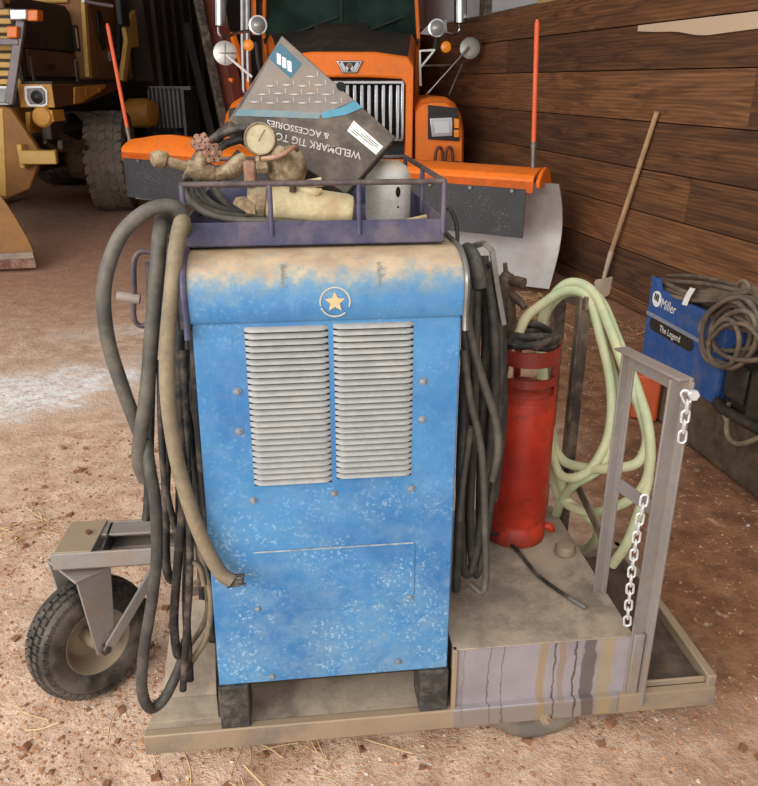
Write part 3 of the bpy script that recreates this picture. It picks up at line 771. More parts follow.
# louver banks: 26 pressed slats each
def louvers(corner_px, n, name):
    (x0, y0), (x1, y1), (x2, y2), (x3, y3) = corner_px      # tl tr br bl
    tl, tr, br, bl = [K(x, y, 0) for x, y in corner_px]
    u0 = (tl.x+bl.x)/2; u1 = (tr.x+br.x)/2; z1 = (tl.z+tr.z)/2; z0 = (bl.z+br.z)/2
    mb = MB(); h = (z1-z0)/n; rr = .0055
    for k in range(n):
        za = z1-k*h; e = .004
        cols = 16; rows = []
        for (dz, wo) in ((0, .0), (.2, -.0060), (.45, -.0096), (.66, -.0100), (.68, -.0008), (1.0, -.0008)):
            row = []
            for j in range(cols+1):
                t = j/cols; ee = min(1, min(t, 1-t)*cols/1.2)**.5
                row.append((u0+(u1-u0)*t, wo*ee, za-dz*h-(1-ee)*.0))
            rows.append(row)
        b = len(mb.v)
        for r_ in rows: mb.v += [Vector(p) for p in r_]
        nc = cols+1
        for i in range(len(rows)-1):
            mb.mi = 1 if i >= 3 else 0  # lip underside and flat strip below each slat carry painted gap shade
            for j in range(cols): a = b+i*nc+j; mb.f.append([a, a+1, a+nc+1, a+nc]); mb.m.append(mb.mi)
    mb.mi = 0
    return wp(mb, name, [M['louver_dusty'], M['opening_shade']], sharp=50)
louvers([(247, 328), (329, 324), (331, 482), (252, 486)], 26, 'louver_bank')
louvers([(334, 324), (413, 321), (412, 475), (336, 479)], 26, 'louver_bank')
# screws
def screw(x, y):
    p = K(x, y, 0); mb = MB(); M4 = frame_z((p.x, -.0005, p.z), (0,-1,0))
    mb.lathe([(.0085,0),(.0085,.0015)], M4, 14); mb.lathe([(.0058,.001),(.0058,.005),(.004,.0065)], M4, 6); wp(mb, 'screw', M['screw_grey'])
for x, y in ((237,391),(239,431),(253,500),(334,493),(411,488),(423,381),(422,419),(272,676),(398,661),(258,608),(410,596)): 
    screw(x, y)
# flush access panel: a hairline frame low on the front
a_, b_, c_, d_ = [K(x, y, -.0) for x, y in ((252,553),(415,541),(415,603),(256,612))]
mb = MB(); mb.box((a_.x, -.0022, (c_.z+d_.z)/2), (b_.x, .002, (a_.z+b_.z)/2)); wp(mb, 'access_panel', M['welder_blue'], bevel=.0012)
ze = (a_.z+b_.z)/2; mb = MB(); mb.box((a_.x+.004, -.0032, ze-.002), (b_.x-.004, -.001, ze+.001)); wp(mb, 'panel_edge', mk('scuffed_edge', (166,180,188), .6, var=.5, scale=40))
# feet: dark blocks
for u_, w_ in ((.0, .0), (.478, .0), (.0, WD2-.09), (.478, WD2-.09)):
    mb = MB(); mb.box((u_, w_-.008, ZT+.001), (u_+.07, w_+.085, ZBOT-.001)); wp(mb, 'foot_block', M['foot_block'], bevel=.004)
# painted star in a ring, faded stencil marks
def star_ring():
    c = K(335, 302, -.0145); mb = MB()
    def onhood(du, dz): return (c.x+du, -.0152, c.z+dz)
    Mx = Matrix(((1,0,0,c.x),(0,0,1,-.0162),(0,1,0,c.z),(0,0,0,1)))
    n = 40; ri, ro = .0275, .0300
    for k in range(n):
        if 27 <= k <= 29 or k == 14: continue
        a, b = 2*math.pi*k/n+1.2, 2*math.pi*(k+1)/n+1.2
        mb.add([(c.x+r*math.cos(t), y, c.z+r*math.sin(t)) for y in (-.0152,-.0136) for r, t in ((ri,a),(ro,a),(ro,b),(ri,b))], [(0,1,2,3),(7,6,5,4),(0,4,5,1),(1,5,6,2),(2,6,7,3),(3,7,4,0)])
    ring = wp(mb, 'ring_mark', mk('ring_paint', (206,196,170), .7, var=.25, scale=60))
    mb = MB(); poly = []
    for k in range(10):
        a = math.pi/2+math.pi*k/5; r = .021 if k % 2 == 0 else .0095; poly.append((r*math.cos(a), r*math.sin(a)))
    mb.prism(poly, -.0006, .0006, Matrix(((1,0,0,c.x),(0,0,1,-.0150),(0,1,0,c.z),(0,0,0,1))))
    wp(mb, 'star_mark', mk('star_paint', (214,188,140), .7, var=.2, scale=60))
star_ring()
# faded stencil letters on the dusty curve
def stencil(ch, px, a):
    w_ = -.014+.11*(1-math.cos(a)); z_ = ZK+.055+(ZH-ZK-.055)*math.sin(a)
    tg = Vector((0, .11*math.sin(a), (ZH-ZK-.055)*math.cos(a))).normalized(); x = Vector((1,0,0)); n_ = x.cross(tg)
    p = Vector((K(px, 280, w_).x, w_, z_))+n_*.0014
    mb = text_mb(ch, Matrix(((x.x,tg.x,n_.x,p.x),(x.y,tg.y,n_.y,p.y),(x.z,tg.z,n_.z,p.z),(0,0,0,1))), None, .024, .0006)
    wp(mb, 'stencil_mark', M['stencil'], sharp=180)
M['stencil'] = mk('stencil_faded', (150,152,142), .8, var=.4, scale=90)
for ch, a in (('P', .62), ('E', .40), ('L', .14)): stencil(ch, 281, a)
for ch, a in (('S', .62), ('C', .40), ('J', .14)): stencil(ch, 377, a)
# ---- tool basket on the hood
BW0, BW1 = .095, .63
BU0 = K(184, 236, BW0).x; BU1 = K(445, 230, BW0).x
ZB0 = ZH+.006; ZR = .5*(K(182, 184, BW0).z+K(441, 182, BW0).z)
mb = MB(); t_ = .004
mb.box((BU0, BW0, ZB0), (BU1, BW0+t_, ZB0+.048)); mb.box((BU0, BW1-t_, ZB0), (BU1, BW1, ZB0+.048)); mb.box((BU0, BW0, ZB0), (BU0+t_, BW1, ZB0+.048)); mb.box((BU1-t_, BW0, ZB0), (BU1, BW1, ZB0+.048)); mb.box((BU0, BW0, ZB0), (BU1, BW1, ZB0+t_))
basket = wp(mb, 'tool_basket', M['tray_purple'], bevel=.001)
mb = MB(); r_ = .0058
cs = [(BU0+.004, BW0), (BU1-.004, BW0), (BU1-.004, BW1), (BU0+.004, BW1)]
for i in range(4):
    a, b = cs[i], cs[(i+1) % 4]; mb.cyl((a[0], a[1], ZR), (b[0], b[1], ZR), r_, seg=10)
wp(mb, 'rail', M['rail_rust'], basket)
for u_, w_ in cs+[(K(270, 200, BW0).x, BW0), (K(359, 200, BW0).x, BW0), (BU0+.2, BW1), (BU1-.15, BW1), (BU0+.004, .36), (BU1-.004, .36)]:
    mb = MB(); mb.cyl((u_, w_, ZB0+.02), (u_, w_, ZR), .0055, seg=10); wp(mb, 'rail_post', M['tray_purple'], basket)
mb = MB(); hp_ = [(BU1, BW0+.03, ZB0+.06), (BU1+.012, BW0+.02, ZB0+.065), (BU1+.028, BW0+.02, ZB0+.03), (BU1+.03, BW0+.02, ZB0-.02), (BU1+.02, BW0+.02, ZB0-.045)]; mb.tube(hp_, .0045, 8, 5); wp(mb, 'rod_hook', M['strip_black'], basket)
# ---- cable hangers at the sides (bent rod loops) 
hl = [K(150, 252, .2), K(140, 252, .2), K(134, 262, .2), K(134, 290, .2), K(134, 318, .2), K(141, 326, .2), K(150, 322, .2)]
mb = MB(); mb.tube(hl, .006, 8, 5); mb.tube([hl[0], Vector((U0, .2, hl[0].z))], .006, 8, 1); mb.tube([hl[-1], Vector((U0, .2, hl[-1].z))], .006, 8, 1); wp(mb, 'cable_hanger', M['rail_rust'])
mb = MB(); a = K(117, 296, .2); b = K(140, 299, .2); mb.cyl(a, b, .0115); wp(mb, 'hanger_peg', M['steel'])
hr = [K(456, 262, .25), K(470, 247, .22), K(484, 243, .2), K(492, 250, .2), K(497, 285, .2), K(504, 325, .2)]
mb = MB(); 
for a, b in zip(hr, hr[1:]): mb.bar(a, b, .012, .008, (0,1,0))
mb.bar(hr[0], Vector((U1, .25, hr[0].z)), .012, .008, (0,1,0)); wp(mb, 'cable_hanger', M['dull_steel'], bevel=.001)
def decal(M4): pass
# ================================================================ things in the basket and on the cart
FB = ZB0+.004
def ct_thing(name, label, cat, p, group=None):          # p: cart-frame base point
    return thing(name, label, cat, CM @ Vector(p), CY, group)
def cc(mb, name, m, parent, **k): return mb.build(name, m, parent, frame=CM, **k)
def single(mb, name, m, p, label, cat, group=None, **k):
    o = mb.build(name, m, None, frame=CM, origin=CM @ Vector(p), **k); return tag(o, label, cat, group)
# ---- cardboard box leaning in the basket
BT, BR_, BB, BL = K(282, 35, .41), K(396, 137, .32), K(346, 194, .215), K(229, 119, .265)
bc = (BT+BR_+BB+BL)/4
bn = (BR_-BL).cross(BT-BB).normalized()
if bn.y > 0: bn = -bn
def BP(px, py, h=.0008):
    d = CMI.to_3x3() @ ray(px, py); e = CMI @ EYE
    t = (bc-e).dot(bn)/d.dot(bn); return e+d*t+bn*h
q = [BP(282, 35, 0), BP(396, 137, 0), BP(346, 194, 0), BP(229, 119, 0)]
box = ct_thing('cardboard_box', 'dirty cardboard box with upside-down lettering propped on its corner in the basket', 'box', (q[2].x, q[2].y, FB))
TH = .062
mb = MB(); nn = mb.slab(q, .002)
back = -bn*TH
mb = MB(); vs = q+[p+back for p in q]; mb.add(vs, [(0,1,2,3),(7,6,5,4),(0,4,5,1),(1,5,6,2),(2,6,7,3),(3,7,4,0)])
M['box_black'] = mk('box_print', (72,65,60), .6, var=.2, scale=7, dust=.45, dustc=(132,114,96), bump=.05)
M['box_plate'] = mk('box_plate', (136,126,120), .55, var=.3, scale=10, dust=.4, dustc=(146,128,110))
cc(mb, 'carton', M['box_black'], box, bevel=.0025)
# lid edge running round the face
mb = MB()
e1 = (q[1]-q[0]).normalized(); e2 = (q[3]-q[0]).normalized()
for a, b in ((q[3], q[0]), (q[1], q[2])):
    o_ = (a-b).normalized(); mb.bar(a+back*.5+o_*.0, b+back*.5, .0, .0)
mb = MB()
sidec = (q[3]-q[2]).normalized()
mb.slab([q[2]+back*.30+(q[2]-q[3]).normalized()*.0015, q[1]+back*.30+(q[1]-q[0]).normalized()*.0015, q[1]+back*.36+(q[1]-q[0]).normalized()*.0015, q[2]+back*.36+(q[2]-q[3]).normalized()*.0015], .002)
cc(mb, 'lid_seam', M['opening_shade'], box)
def patch(name, pxs, m, h=.0008, th=.0008):
    mb = MB(); mb.slab([BP(x, y, h) for x, y in pxs], th); 
    if (mb.v[len(pxs)]-mb.v[0]).dot(bn) > 0:
        mb = MB(); mb.slab([BP(x, y, h) for x, y in pxs][::-1], th)
    return cc(mb, name, m, box)
patch('printed_plate', [(282,37),(354,101),(321,115),(240,109)], M['box_plate'], .0006)
M['teal_dull'] = mk('teal_dull', (112,140,148), .6, var=.15, scale=12, dust=.3, dustc=(150,140,128))
M['teal'] = mk('teal', (82,146,168), .5, var=.15, scale=9)
patch('printed_stripe', [(239,109),(321,113),(319,119),(234,116)], M['teal_dull'], .0010)
patch('printed_stripe', [(321,113),(340,108),(355,101),(362,108),(346,115),(323,119)], M['teal'], .0012)
patch('logo_panel', [(280,43),(302,64),(291,79),(268,58)], mk('logo_teal', (72,112,130), .6, var=.2, scale=20), .0010)
for k in range(3):
    x, y = 279.0+k*5.3, 59.3+k*3.6
    patch('logo_bar', [(x-2.4, y-6), (x+1.6, y-4.2), (x+2.0, y+6.2), (x-2.0, y+4.6)], M['white'], .0016)
mb = MB()
for j in range(6):
    for i in range(6):
        x = 246+i*16+(j % 2)*8; y = 60+j*8.5+(i % 2)*1
        # keep inside the plate and off the logo
        inside = (x > 282-(y-37)*.56+6 and x < 282+(y-37)*1.12-8 and y < 108)
        if not inside or (266 < x < 304 and y < 82 and x-264 > -8): continue
        for (dx, dy, s_) in ((0, 0, 1), (7, -3, 0)):
            pts = [(x-5.5, y), (x, y-1.1), (x+5.5, y), (x, y+.7)] if s_ else [(x+dx-.5, y+dy-3), (x+dx+.3, y+dy-2), (x+dx+1.0, y+dy+3), (x+dx+.2, y+dy+2)]
            mb.slab([BP(a, b, .0012) for a, b in pts][::-1], -.0004)
cc(mb, 'plate_pattern', mk('plate_glint', (196,188,180), .4, var=.2), box)
patch('address_sticker', [(353.5,121),(383,147),(376,155),(347,131)], M['white'], .0014)
mb = MB()
for k in range(4):
    f_ = .22+.18*k; s0, s1 = ((.45,.9),(.35,.92),(.12,.8),(.08,.3))[k]
    A_ = Vector((353.5,121,0)).lerp(Vector((347,131,0)), f_); B_ = Vector((383,147,0)).lerp(Vector((376,155,0)), f_)
    a_, b_ = A_.lerp(B_, s0), A_.lerp(B_, s1)
    mb.slab([BP(a_.x, a_.y, .0020), BP(b_.x, b_.y, .0020), BP(b_.x-.4, b_.y+.6, .0020), BP(a_.x-.4, a_.y+.6, .0020)], .0003)
cc(mb, 'sticker_print', mk('ink_grey', (130,130,132), .8), box)
def box_text(body, p0, p1, hpx):
    a = BP(*p0, .0014); b = BP(*p1, .0014); x = (b-a); wd = x.length; x.normalize(); z = bn; y = z.cross(x)
    Mx = Matrix(((x.x,y.x,z.x,a.x),(x.y,y.y,z.y,a.y),(x.z,y.z,z.z,a.z),(0,0,0,1)))
    sz = hpx/780*1.85/.72
    cu_w = None
    mb = text_mb(body, Matrix.Identity(4), None, 1.0, .0, 0, .012)
    x1 = max(v.x for v in mb.v)
    mb2 = MB(); mb2.add([(v.x*wd/x1, v.y*sz, v.z) for v in mb.v], mb.f, Mx)
    for k in range(len(mb2.f)): pass
    cc(mb2, 'lettering', M['print_white'], box, sharp=180)
box_text('WELDMARK TIG TORCH', (361, 153), (256, 128), 7.6)
box_text('& ACCESSORIES', (329, 134), (267, 120), 6.4)
mb = MB(); c = BP(341, 87, .002); mb.lathe([(.0001,0),(.011,0),(.011,.001),(.0001,.001)], frame_z(c, bn), 18); cc(mb, 'hand_hole', M['opening_shade'], box)
# ---- gas regulator with gauge, valves and fittings
def KP(x, y, w_): return K(x, y, w_)
reg = ct_thing('gas_regulator', 'dusty brass pressure regulator with a round gauge and pinkish valve knobs in the basket', 'regulator', (K(262,170,.16).x, .16, FB))
VIEW = (CMI.to_3x3() @ Vector((-.08, -1, .12)))
g = KP(260, 139, .135)
Mg = frame_z(g, CMI.to_3x3() @ (EYE-CM @ g)+Vector((-.15,0,.05)))
mb = MB(); mb.lathe([(.012,-.035),(.027,-.032),(.0315,-.026),(.0315,.002),(.0297,.005),(.0275,.004),(.027,.001)], Mg, 32); gc = cc(mb, 'gauge_case', M['brass_dusty'], reg)
mb = MB(); mb.lathe([(.0001,.0015),(.027,.0015),(.027,-.002)], Mg, 32); cc(mb, 'gauge_face', M['gauge_face'], gc)
mb = MB(); mb.bar(Mg @ Vector((-.003,-.004,.0025)), Mg @ Vector((.010,.017,.0025)), .0012, .0008, VIEW); cc(mb, 'gauge_needle', M['torch_dirty'], gc)
def fit(name, pts, rr, m=M['brass_dusty'], seg=14): 
    mb = MB(); mb.tube(pts, rr, seg, 1); return cc(mb, name, m, reg, bevel=.0012)
mb = MB(); mb.cyl(KP(260,150,.15), KP(258,166,.15), .008, seg=8); cc(mb, 'gauge_stem', M['brass_dusty'], reg)
# inlet pipe at the left with its knurled end
fit('union_nut', [KP(152,160,.115), KP(157,159,.12), KP(165,160,.125), KP(168,161,.125)], [.013,.0165,.0165,.012])
fit('pipe', [KP(166,161,.125), KP(192,168,.13)], .0095)
fit('tee_fitting', [KP(186,167,.13), KP(196,170,.135), KP(212,173,.14), KP(216,174,.14)], [.015,.019,.018,.012])
fit('tee_branch', [KP(200,168,.135), KP(203,152,.14)], [.017,.013])
fit('hex_nut', [KP(214,174,.14), KP(224,173,.145)], .014, seg=6)
fit('elbow_fitting', [KP(222,174,.145), KP(232,170,.15), KP(240,163,.155), KP(246,158,.16)], [.015,.018,.018,.014])
def valve_knob(c, ax):
    mb = MB(); Mk = frame_z(c, ax); pr = []
    n = 30
    for h in (-.007, .007):
        for k in range(n):
            a = 2*math.pi*k/n; r = .0185+.0028*math.cos(6*a); pr.append(Mk @ Vector((r*math.cos(a), r*math.sin(a), h)))
    b = len(mb.v); mb.v += pr
    mb.f += [list(range(n))[::-1], [n+i for i in range(n)]]+[[i, (i+1) % n, n+(i+1) % n, n+i] for i in range(n)]; mb.m += [0]*(n+2)
    mb.cyl(Mk @ Vector((0,0,-.02)), Mk @ Vector((0,0,.011)), .006, seg=8)
    k = cc(mb, 'valve_knob', M['copper_dusty'], reg, bevel=.002)
    mb = MB()
    for j in range(6):
        a = 2*math.pi*(j+.5)/6; p = Mk @ Vector((.0125*math.cos(a), .0125*math.sin(a), .0068)); mb.lathe([(.0001,.0008),(.0019,.0008),(.0019,0)], frame_z(p, ax), 8)
    cc(mb, 'knob_hole', M['opening_shade'], k)
valve_knob(KP(201,143,.14), (-.25,-.75,.6)); valve_knob(KP(212,153,.135), (.55,-.8,.1))
# yoke block and the bell-shaped regulator body
mb = MB(); a = KP(243,160,.14); b = KP(257,186,.14); mb.box((a.x, .125, b.z), (b.x, .16, a.z)); cc(mb, 'yoke', M['copper_dusty'], reg, bevel=.006)
fit('hex_nut', [KP(256,168,.14), KP(268,167,.14)], .013, seg=6)
bcx = KP(285,166,.15)
Mb = frame_z(bcx+Vector((0,.02,-.002)), CMI.to_3x3() @ Vector((-.18,-1,.75)))
mb = MB(); mb.lathe([(.020,-.03),(.040,-.026),(.044,-.012),(.044,.006),(.040,.012),(.030,.018),(.019,.036),(.016,.040),(.015,.052),(.009,.056)], Mb, 10); cc(mb, 'regulator_body', M['brass_dusty'], reg, bevel=.0015)
mb = MB(); mb.tube([KP(262,159,.12), KP(275,157,.112), KP(287,152,.112), KP(294,147,.118), KP(297,150,.14)], .0048, 8, 5); cc(mb, 'bent_tube', M['copper_dusty'], reg)
mb = MB(); mb.cyl(KP(293,182,.13), KP(293,192,.13), .007); cc(mb, 'outlet_stub', M['torch_dirty'], reg)
# ---- cream cylinder lying in front
mbp = ct_thing('cream_cylinder', 'fat cream cylinder with a clamp at one end lying at the front of the basket', 'cylinder', (K(300,210,.15).x, .15, FB))
a, b = KP(262,201,.155), KP(353,212,.15)
mb = MB(); mb.tube([a, a+(b-a)*.04, a+(b-a)*.5, a+(b-a)*.93, a+(b-a)*.985, b], [.030,.036,.037,.035,.031,.022], 26, 1); cc(mb, 'barrel', M['cream'], mbp)
mb = MB(); mb.tube([a+(a-b)*.16, a+(a-b)*.0, a+(b-a)*.05], [.034,.040,.040], 20, 1); cc(mb, 'clamp_ring', M['brass_dusty'], mbp, bevel=.002)
mb = MB(); pz = [KP(233,203,.13), KP(236,197,.13), KP(244,196,.13), KP(256,203,.13), KP(256,214,.13), KP(248,213,.13)]; mb.slab(pz, .012); mb.cyl(KP(240,200,.128), KP(240,200,.131), .0035); cc(mb, 'clamp_ear', M['brass_dusty'], mbp, bevel=.002)
mb = MB(); r_ = random.Random(3)
mb.tube([KP(300,190,.14), KP(315,192,.13), KP(322,190,.13)], [.006,.009,.004], 8, 3); mb.tube([KP(305,184,.17), KP(322,182,.16)], [.008,.010], 8, 1); cc(mb, 'peeling_wrap', M['cream'], mbp)
# ---- pale cylinder cap with a slot
cz = K(390, 222, .33)
cap = ct_thing('cylinder_cap', 'pale steel cap with a dark slot standing at the right end of the basket', 'cylinder cap', (cz.x, .37, FB))
rc = .0525; ht = K(390, 160, .37).z-FB
Mc = Matrix.Translation((cz.x, .37, FB))
mb = MB(); mb.lathe([(rc*.98,0),(rc,.01),(rc,ht*.62),(rc*.96,ht*.76),(rc*.82,ht*.9),(rc*.5,ht*.985),(.0001,ht)], Mc, 36); cc(mb, 'shell', M['cap_grey'], cap)
def on_cap(px, py, rw, rh):
    p = K(px, py, .37-rc*.95); dx = p.x-cz.x; y = .37-math.sqrt(max(1e-6, rc*rc-dx*dx)); mb = MB()
    n = Vector((dx, y-.37, 0)).normalized(); Mh = frame_z((p.x, y, p.z), n) 
    mb.lathe([(.0001,.0012),(1,.0012),(1,-.002)], Mh @ Matrix.Diagonal((rw, rh, 1, 1)), 18)
    cc(mb, 'slot', M['opening_shade'], cap)
Mtest = frame_z((0,0,0), (0,-1,0))
on_cap(398, 192, .0055, .0115); on_cap(398, 207, .0024, .0024)
# ---- grey hose coiled in the left end of the basket
def hose(name, m, r, pts, label, cat, base, seg=10, group=None, extra=None):
    mb = MB()
    for p, rr in pts: mb.tube([K(*x) for x in p], rr or r, seg, 7)
    return single(mb, name, m, base, label, cat, group, sharp=60)
hose('grey_hose', M['cable_grey'], .0075, [
  ([(186,176,.20),(188,196,.13),(205,212,.12),(235,220,.12),(270,221,.118),(302,223,.116)], .0075),
  ([(190,180,.25),(196,200,.16),(215,212,.14),(245,217,.15)], .0075),
  ([(194,176,.3),(205,198,.2),(225,210,.18),(255,215,.2)], .0075),
  ([(190,205,.13),(215,217,.13),(240,222,.16)], .006),
  ([(213,186,.22),(222,200,.2),(236,213,.2)], .0075),
  ], 'loops of dusty grey hose lying in the left end of the basket', 'hose', (K(240,215,.2).x, .2, FB))
hose('dark_hose', M['cable_dark'], .009, [
  ([(190,178,.30),(196,158,.30),(212,140,.28),(232,130,.26),(250,128,.25)], .009),
  ([(198,182,.33),(205,165,.33),(222,146,.3),(244,138,.28)], .009),
  ([(206,150,.34),(222,132,.34),(240,122,.34),(262,130,.34)], .010),
  ([(214,186,.30),(222,172,.3),(240,152,.3)], .008),
  ], 'dark hose arching up behind the round gauge in the basket', 'hose', (K(230,170,.3).x, .3, FB))
mb = MB(); a = K(404, 222, .24); b = K(426, 217, .27); mb.cyl(a, b, .006); single(mb, 'short_rod', M['cream'], (a.x, .25, FB), 'short pale rod lying beside the cylinder cap at the right end of the basket', 'rod')
# ================================================================ cables at the left side of the welder
hose('looping_cable', M['cable_grey'], .0185, [
  ([(186,232,.10),(180,212,.09),(165,206,.08),(142,214,.07),(118,240,.06),(104,288,.05),(108,340,.05),(124,392,.05),(142,440,.06),(150,470,.07)], .0145),
  ], 'thick grey cable bowing far out to the left of the blue machine', 'cable', (-.06, .07, ZT))
hose('hanging_lead', M['cable_grey'], .0175, [
  ([(172,232,.22),(164,218,.15),(160,232,.07),(157,270,.04),(152,330,.035),(147,390,.03),(140,440,.03),(139,462,.03),(145,480,.035)], .0150),
  ], 'thick grey lead hanging straight down with its end curled under at the left', 'cable', (-.06, .04, ZT))
hose('dusty_lead', M['cable_dusty'], .0165, [
  ([(186,236,.14),(182,222,.06),(176,250,.02),(171,300,.0),(167,345,-.01),(168,400,-.015),(176,455,-.02),(190,507,-.025),(205,545,-.03),(220,572,-.035),(232,581,-.04)], .0155),
  ], 'dusty tan lead sweeping across the machine front to a frayed black end', 'cable', (.0, -.02, ZT))
fr = MB(); r_ = random.Random(4); e = K(230, 581, -.04)
for k in range(16):
    d = Vector((1, r_.uniform(-.5,.3), r_.uniform(-.35,.45))).normalized()*r_.uniform(.018,.036); fr.tube([e+Vector((-.006,0,0))+Vector((0, r_.uniform(-.008,.008), r_.uniform(-.008,.008))), e+d], [.006,.003], 6, 1)
fo = fr.build('frayed_end', M['cable_dark'], None, frame=CM, origin=CM @ Vector((.0, -.02, ZT)))
dl = bpy.data.objects['dusty_lead']; fo.parent = dl; fo.location = (0,0,0)
hose('lower_cable', M['cable_black'], .0155, [
  ([(146,440,.04),(150,470,.02),(155,500,.015),(157,550,.01),(152,600,.005),(144,650,.0),(142,690,.0),(150,708,.01),(163,700,.03),(174,680,.05),(182,660,.08),(186,640,.12)], .0130),
  ], 'heavy black cable looping low over the left edge of the deck', 'cable', (-.08, .02, ZT))
hose('dark_cable_coil', M['cable_dark'], .010, [
  ([(168,236,.24),(172,300,.2),(170,400,.18),(166,480,.15),(166,560,.12),(172,580,.12),(178,560,.14),(180,480,.17),(180,400,.2),(178,300,.22)], .0105),
  ([(180,330,.14),(180,420,.1),(183,500,.07),(178,560,.05),(174,620,.04),(178,655,.04),(186,640,.06)], .0105),
  ([(184,350,.12),(186,430,.1),(188,520,.08),(186,600,.06),(190,680,.05)], .0095),
  ([(176,300,.2),(186,400,.16),(196,470,.12),(204,520,.10),(206,560,.1)], .0085),
  ([(180,290,.2),(190,380,.16),(200,440,.12),(207,500,.09),(209,540,.09)], .0085),
  ([(160,360,.2),(162,440,.16),(168,500,.14),(186,560,.12)], .0085),
  ([(150,262,.24),(152,330,.2),(150,420,.18),(148,500,.16),(146,520,.15)], .0105),
  ([(194,330,.05),(197,400,.05),(202,470,.05),(208,540,.05),(211,600,.06)], .010),
  ([(190,320,.16),(194,400,.16),(200,480,.16),(207,560,.16),(213,640,.16)], .013),
  ([(186,300,.26),(190,400,.26),(197,500,.26),(204,600,.26)], .013),
  ([(188,470,.05),(190,560,.03),(186,640,.02),(183,690,.02)], .0085),
  ], 'tangle of thin black cables hanging between the thick leads and the machine side', 'cable', (-.05, .12, ZT))
hose('brown_cable', M['cable_dusty'], .008, [
  ([(196,540,.05),(205,570,.04),(211,600,.04),(207,635,.04),(196,655,.05),(188,668,.07)], .0075),
  ([(202,560,.08),(208,600,.07),(203,625,.07),(190,645,.09)], .0065),
  ([(190,560,.03),(200,568,.03),(204,585,.03)], .006),
  ], 'thin tan cable curling at the foot of the black tangle by the machine corner', 'cable', (-.03, .05, ZT))
# ================================================================ cables at the right side
hose('cut_hose', M['cable_black'], .019, [
  ([(492,470,.30),(490,380,.28),(484,300,.26),(470,258,.2),(468,250,.16),(475,262,.125),(480,288,.115)], .0165)],
  'thick dark hose end with an open cut mouth at the top right of the machine', 'hose', (.6, .2, ZT))
mb = MB(); e0 = K(480,288,.115); e1 = K(480.3,289.2,.1135); mb.cyl(e0, e1, .011); fo = mb.build('hose_mouth', M['opening_shade'], None, frame=CM, origin=CM @ Vector((.6, .2, ZT))); fo.parent = bpy.data.objects['cut_hose']; fo.location = (0,0,0)
hose('black_cable_coil', M['cable_black'], .0105, [
  ([(472,262,.2),(468,320,.17),(463,400,.15),(460,500,.15),(464,570,.16),(474,560,.18),(486,480,.2),(494,400,.2),(494,330,.2),(486,270,.2)], .011),
  ([(478,256,.23),(476,330,.2),(474,420,.18),(470,520,.18),(476,575,.2),(488,520,.22),(498,420,.23),(500,340,.23),(492,270,.23)], .011),
  ([(484,256,.27),(486,330,.25),(482,430,.23),(480,520,.22),(486,560,.23)], .011),
  ([(467,300,.10),(465,380,.10),(462,460,.10),(458,540,.1),(456,590,.12)], .011),
  ([(470,280,.20),(468,380,.22),(465,480,.22),(462,560,.22)], .013),
  ([(466,330,.11),(464,420,.1),(460,510,.1),(457,560,.1)], .0085),
  ([(490,262,.26),(500,300,.26),(503,370,.26),(502,430,.26),(494,500,.26)], .0105),
  ], 'coil of black welding cable hanging on the right side of the blue machine', 'cable', (.6, .22, ZT))
hose('pale_lead', M['cable_grey'], .009, [
  ([(466,310,.10),(471,338,.09),(482,378,.08),(495,418,.075),(498,450,.075),(492,480,.085)], .0095),
  ([(463,350,.085),(470,400,.075),(478,432,.07),(483,470,.07),(485,531,.065),(486,575,.06),(482,592,.06),(470,584,.08)], .0085),
  ([(471,427,.09),(463,480,.09),(459,520,.09)], .008),
  ], 'worn grey lead crossing in front of the black coil on the right', 'cable', (.58, .08, ZT))
# ================================================================ red gas cylinder with its valve
tb = KG(517, 541, BZ); tk = CMI @ (CM @ tb)
tank = ct_thing('red_gas_cylinder', 'red gas cylinder with a slotted collar standing on the toolbox', 'gas cylinder', (tb.x+.005, tb.y+.055, BZ))
tc_ = Vector((tb.x+.004, tb.y+.045, BZ)); rt = .089
HT = K(517, 350, tc_.y-.05).z-BZ
Mt = Matrix.Translation(tc_)
mb = MB(); mb.lathe([(.06,.0),(rt*.99,.002),(rt*.99,.05),(rt*.95,.055),(rt*.95,.07),(rt,.08),(rt,HT*.74),(rt*.98,HT*.76),(rt*.7,HT*.80),(.03,HT*.82),(.0001,HT*.82)], Mt, 40); cc(mb, 'cylinder_body', M['red_paint'], tank)
mb = MB(); n = 44
def collar(z0, z1, r0, r1, a0, a1, k):
    for j in range(k):
        a, b = a0+(a1-a0)*j/k, a0+(a1-a0)*(j+1)/k
        vs = []
        for z in (z0, z1):
            for (r, t) in ((r0,a),(r1,a),(r1,b),(r0,b)): vs.append((tc_.x+r*math.cos(t), tc_.y+r*math.sin(t), BZ+z))
        mb.add(vs, [(0,3,2,1),(4,5,6,7),(0,1,5,4),(1,2,6,5),(2,3,7,6),(3,0,4,7)])
collar(HT*.93, HT, rt*.93, rt, 0, 2*math.pi, 44)
for a0 in (-.55, R(-170), R(90), R(10)): collar(HT*.74, HT*.94, rt*.93, rt, a0-.12, a0+.12, 4)
collar(HT*.83, HT*.87, rt*.93, rt*.985, R(-170), -.55, 14); collar(HT*.74, HT*.78, rt*.93, rt*.99, 0, 6.283, 44)
cc(mb, 'collar', M['red_paint'], tank)
mb = MB(); mb.tube([tc_+Vector((rt*.9,-.02,.03)), tc_+Vector((rt*1.1,-.03,.035)), tc_+Vector((rt*1.15,-.03,.02))], .012, 8, 3); cc(mb, 'foot_lug', M['red_paint'], tank)
vb = Vector((tc_.x-.01, tc_.y+.02, BZ+HT*.8))
vt = K(506, 262, vb.y)
def vv(name, pts, r, seg=12, m='torch_dirty'): mb = MB(); mb.tube(pts, r, seg, 1); cc(mb, name, M[m], tank, bevel=.001)
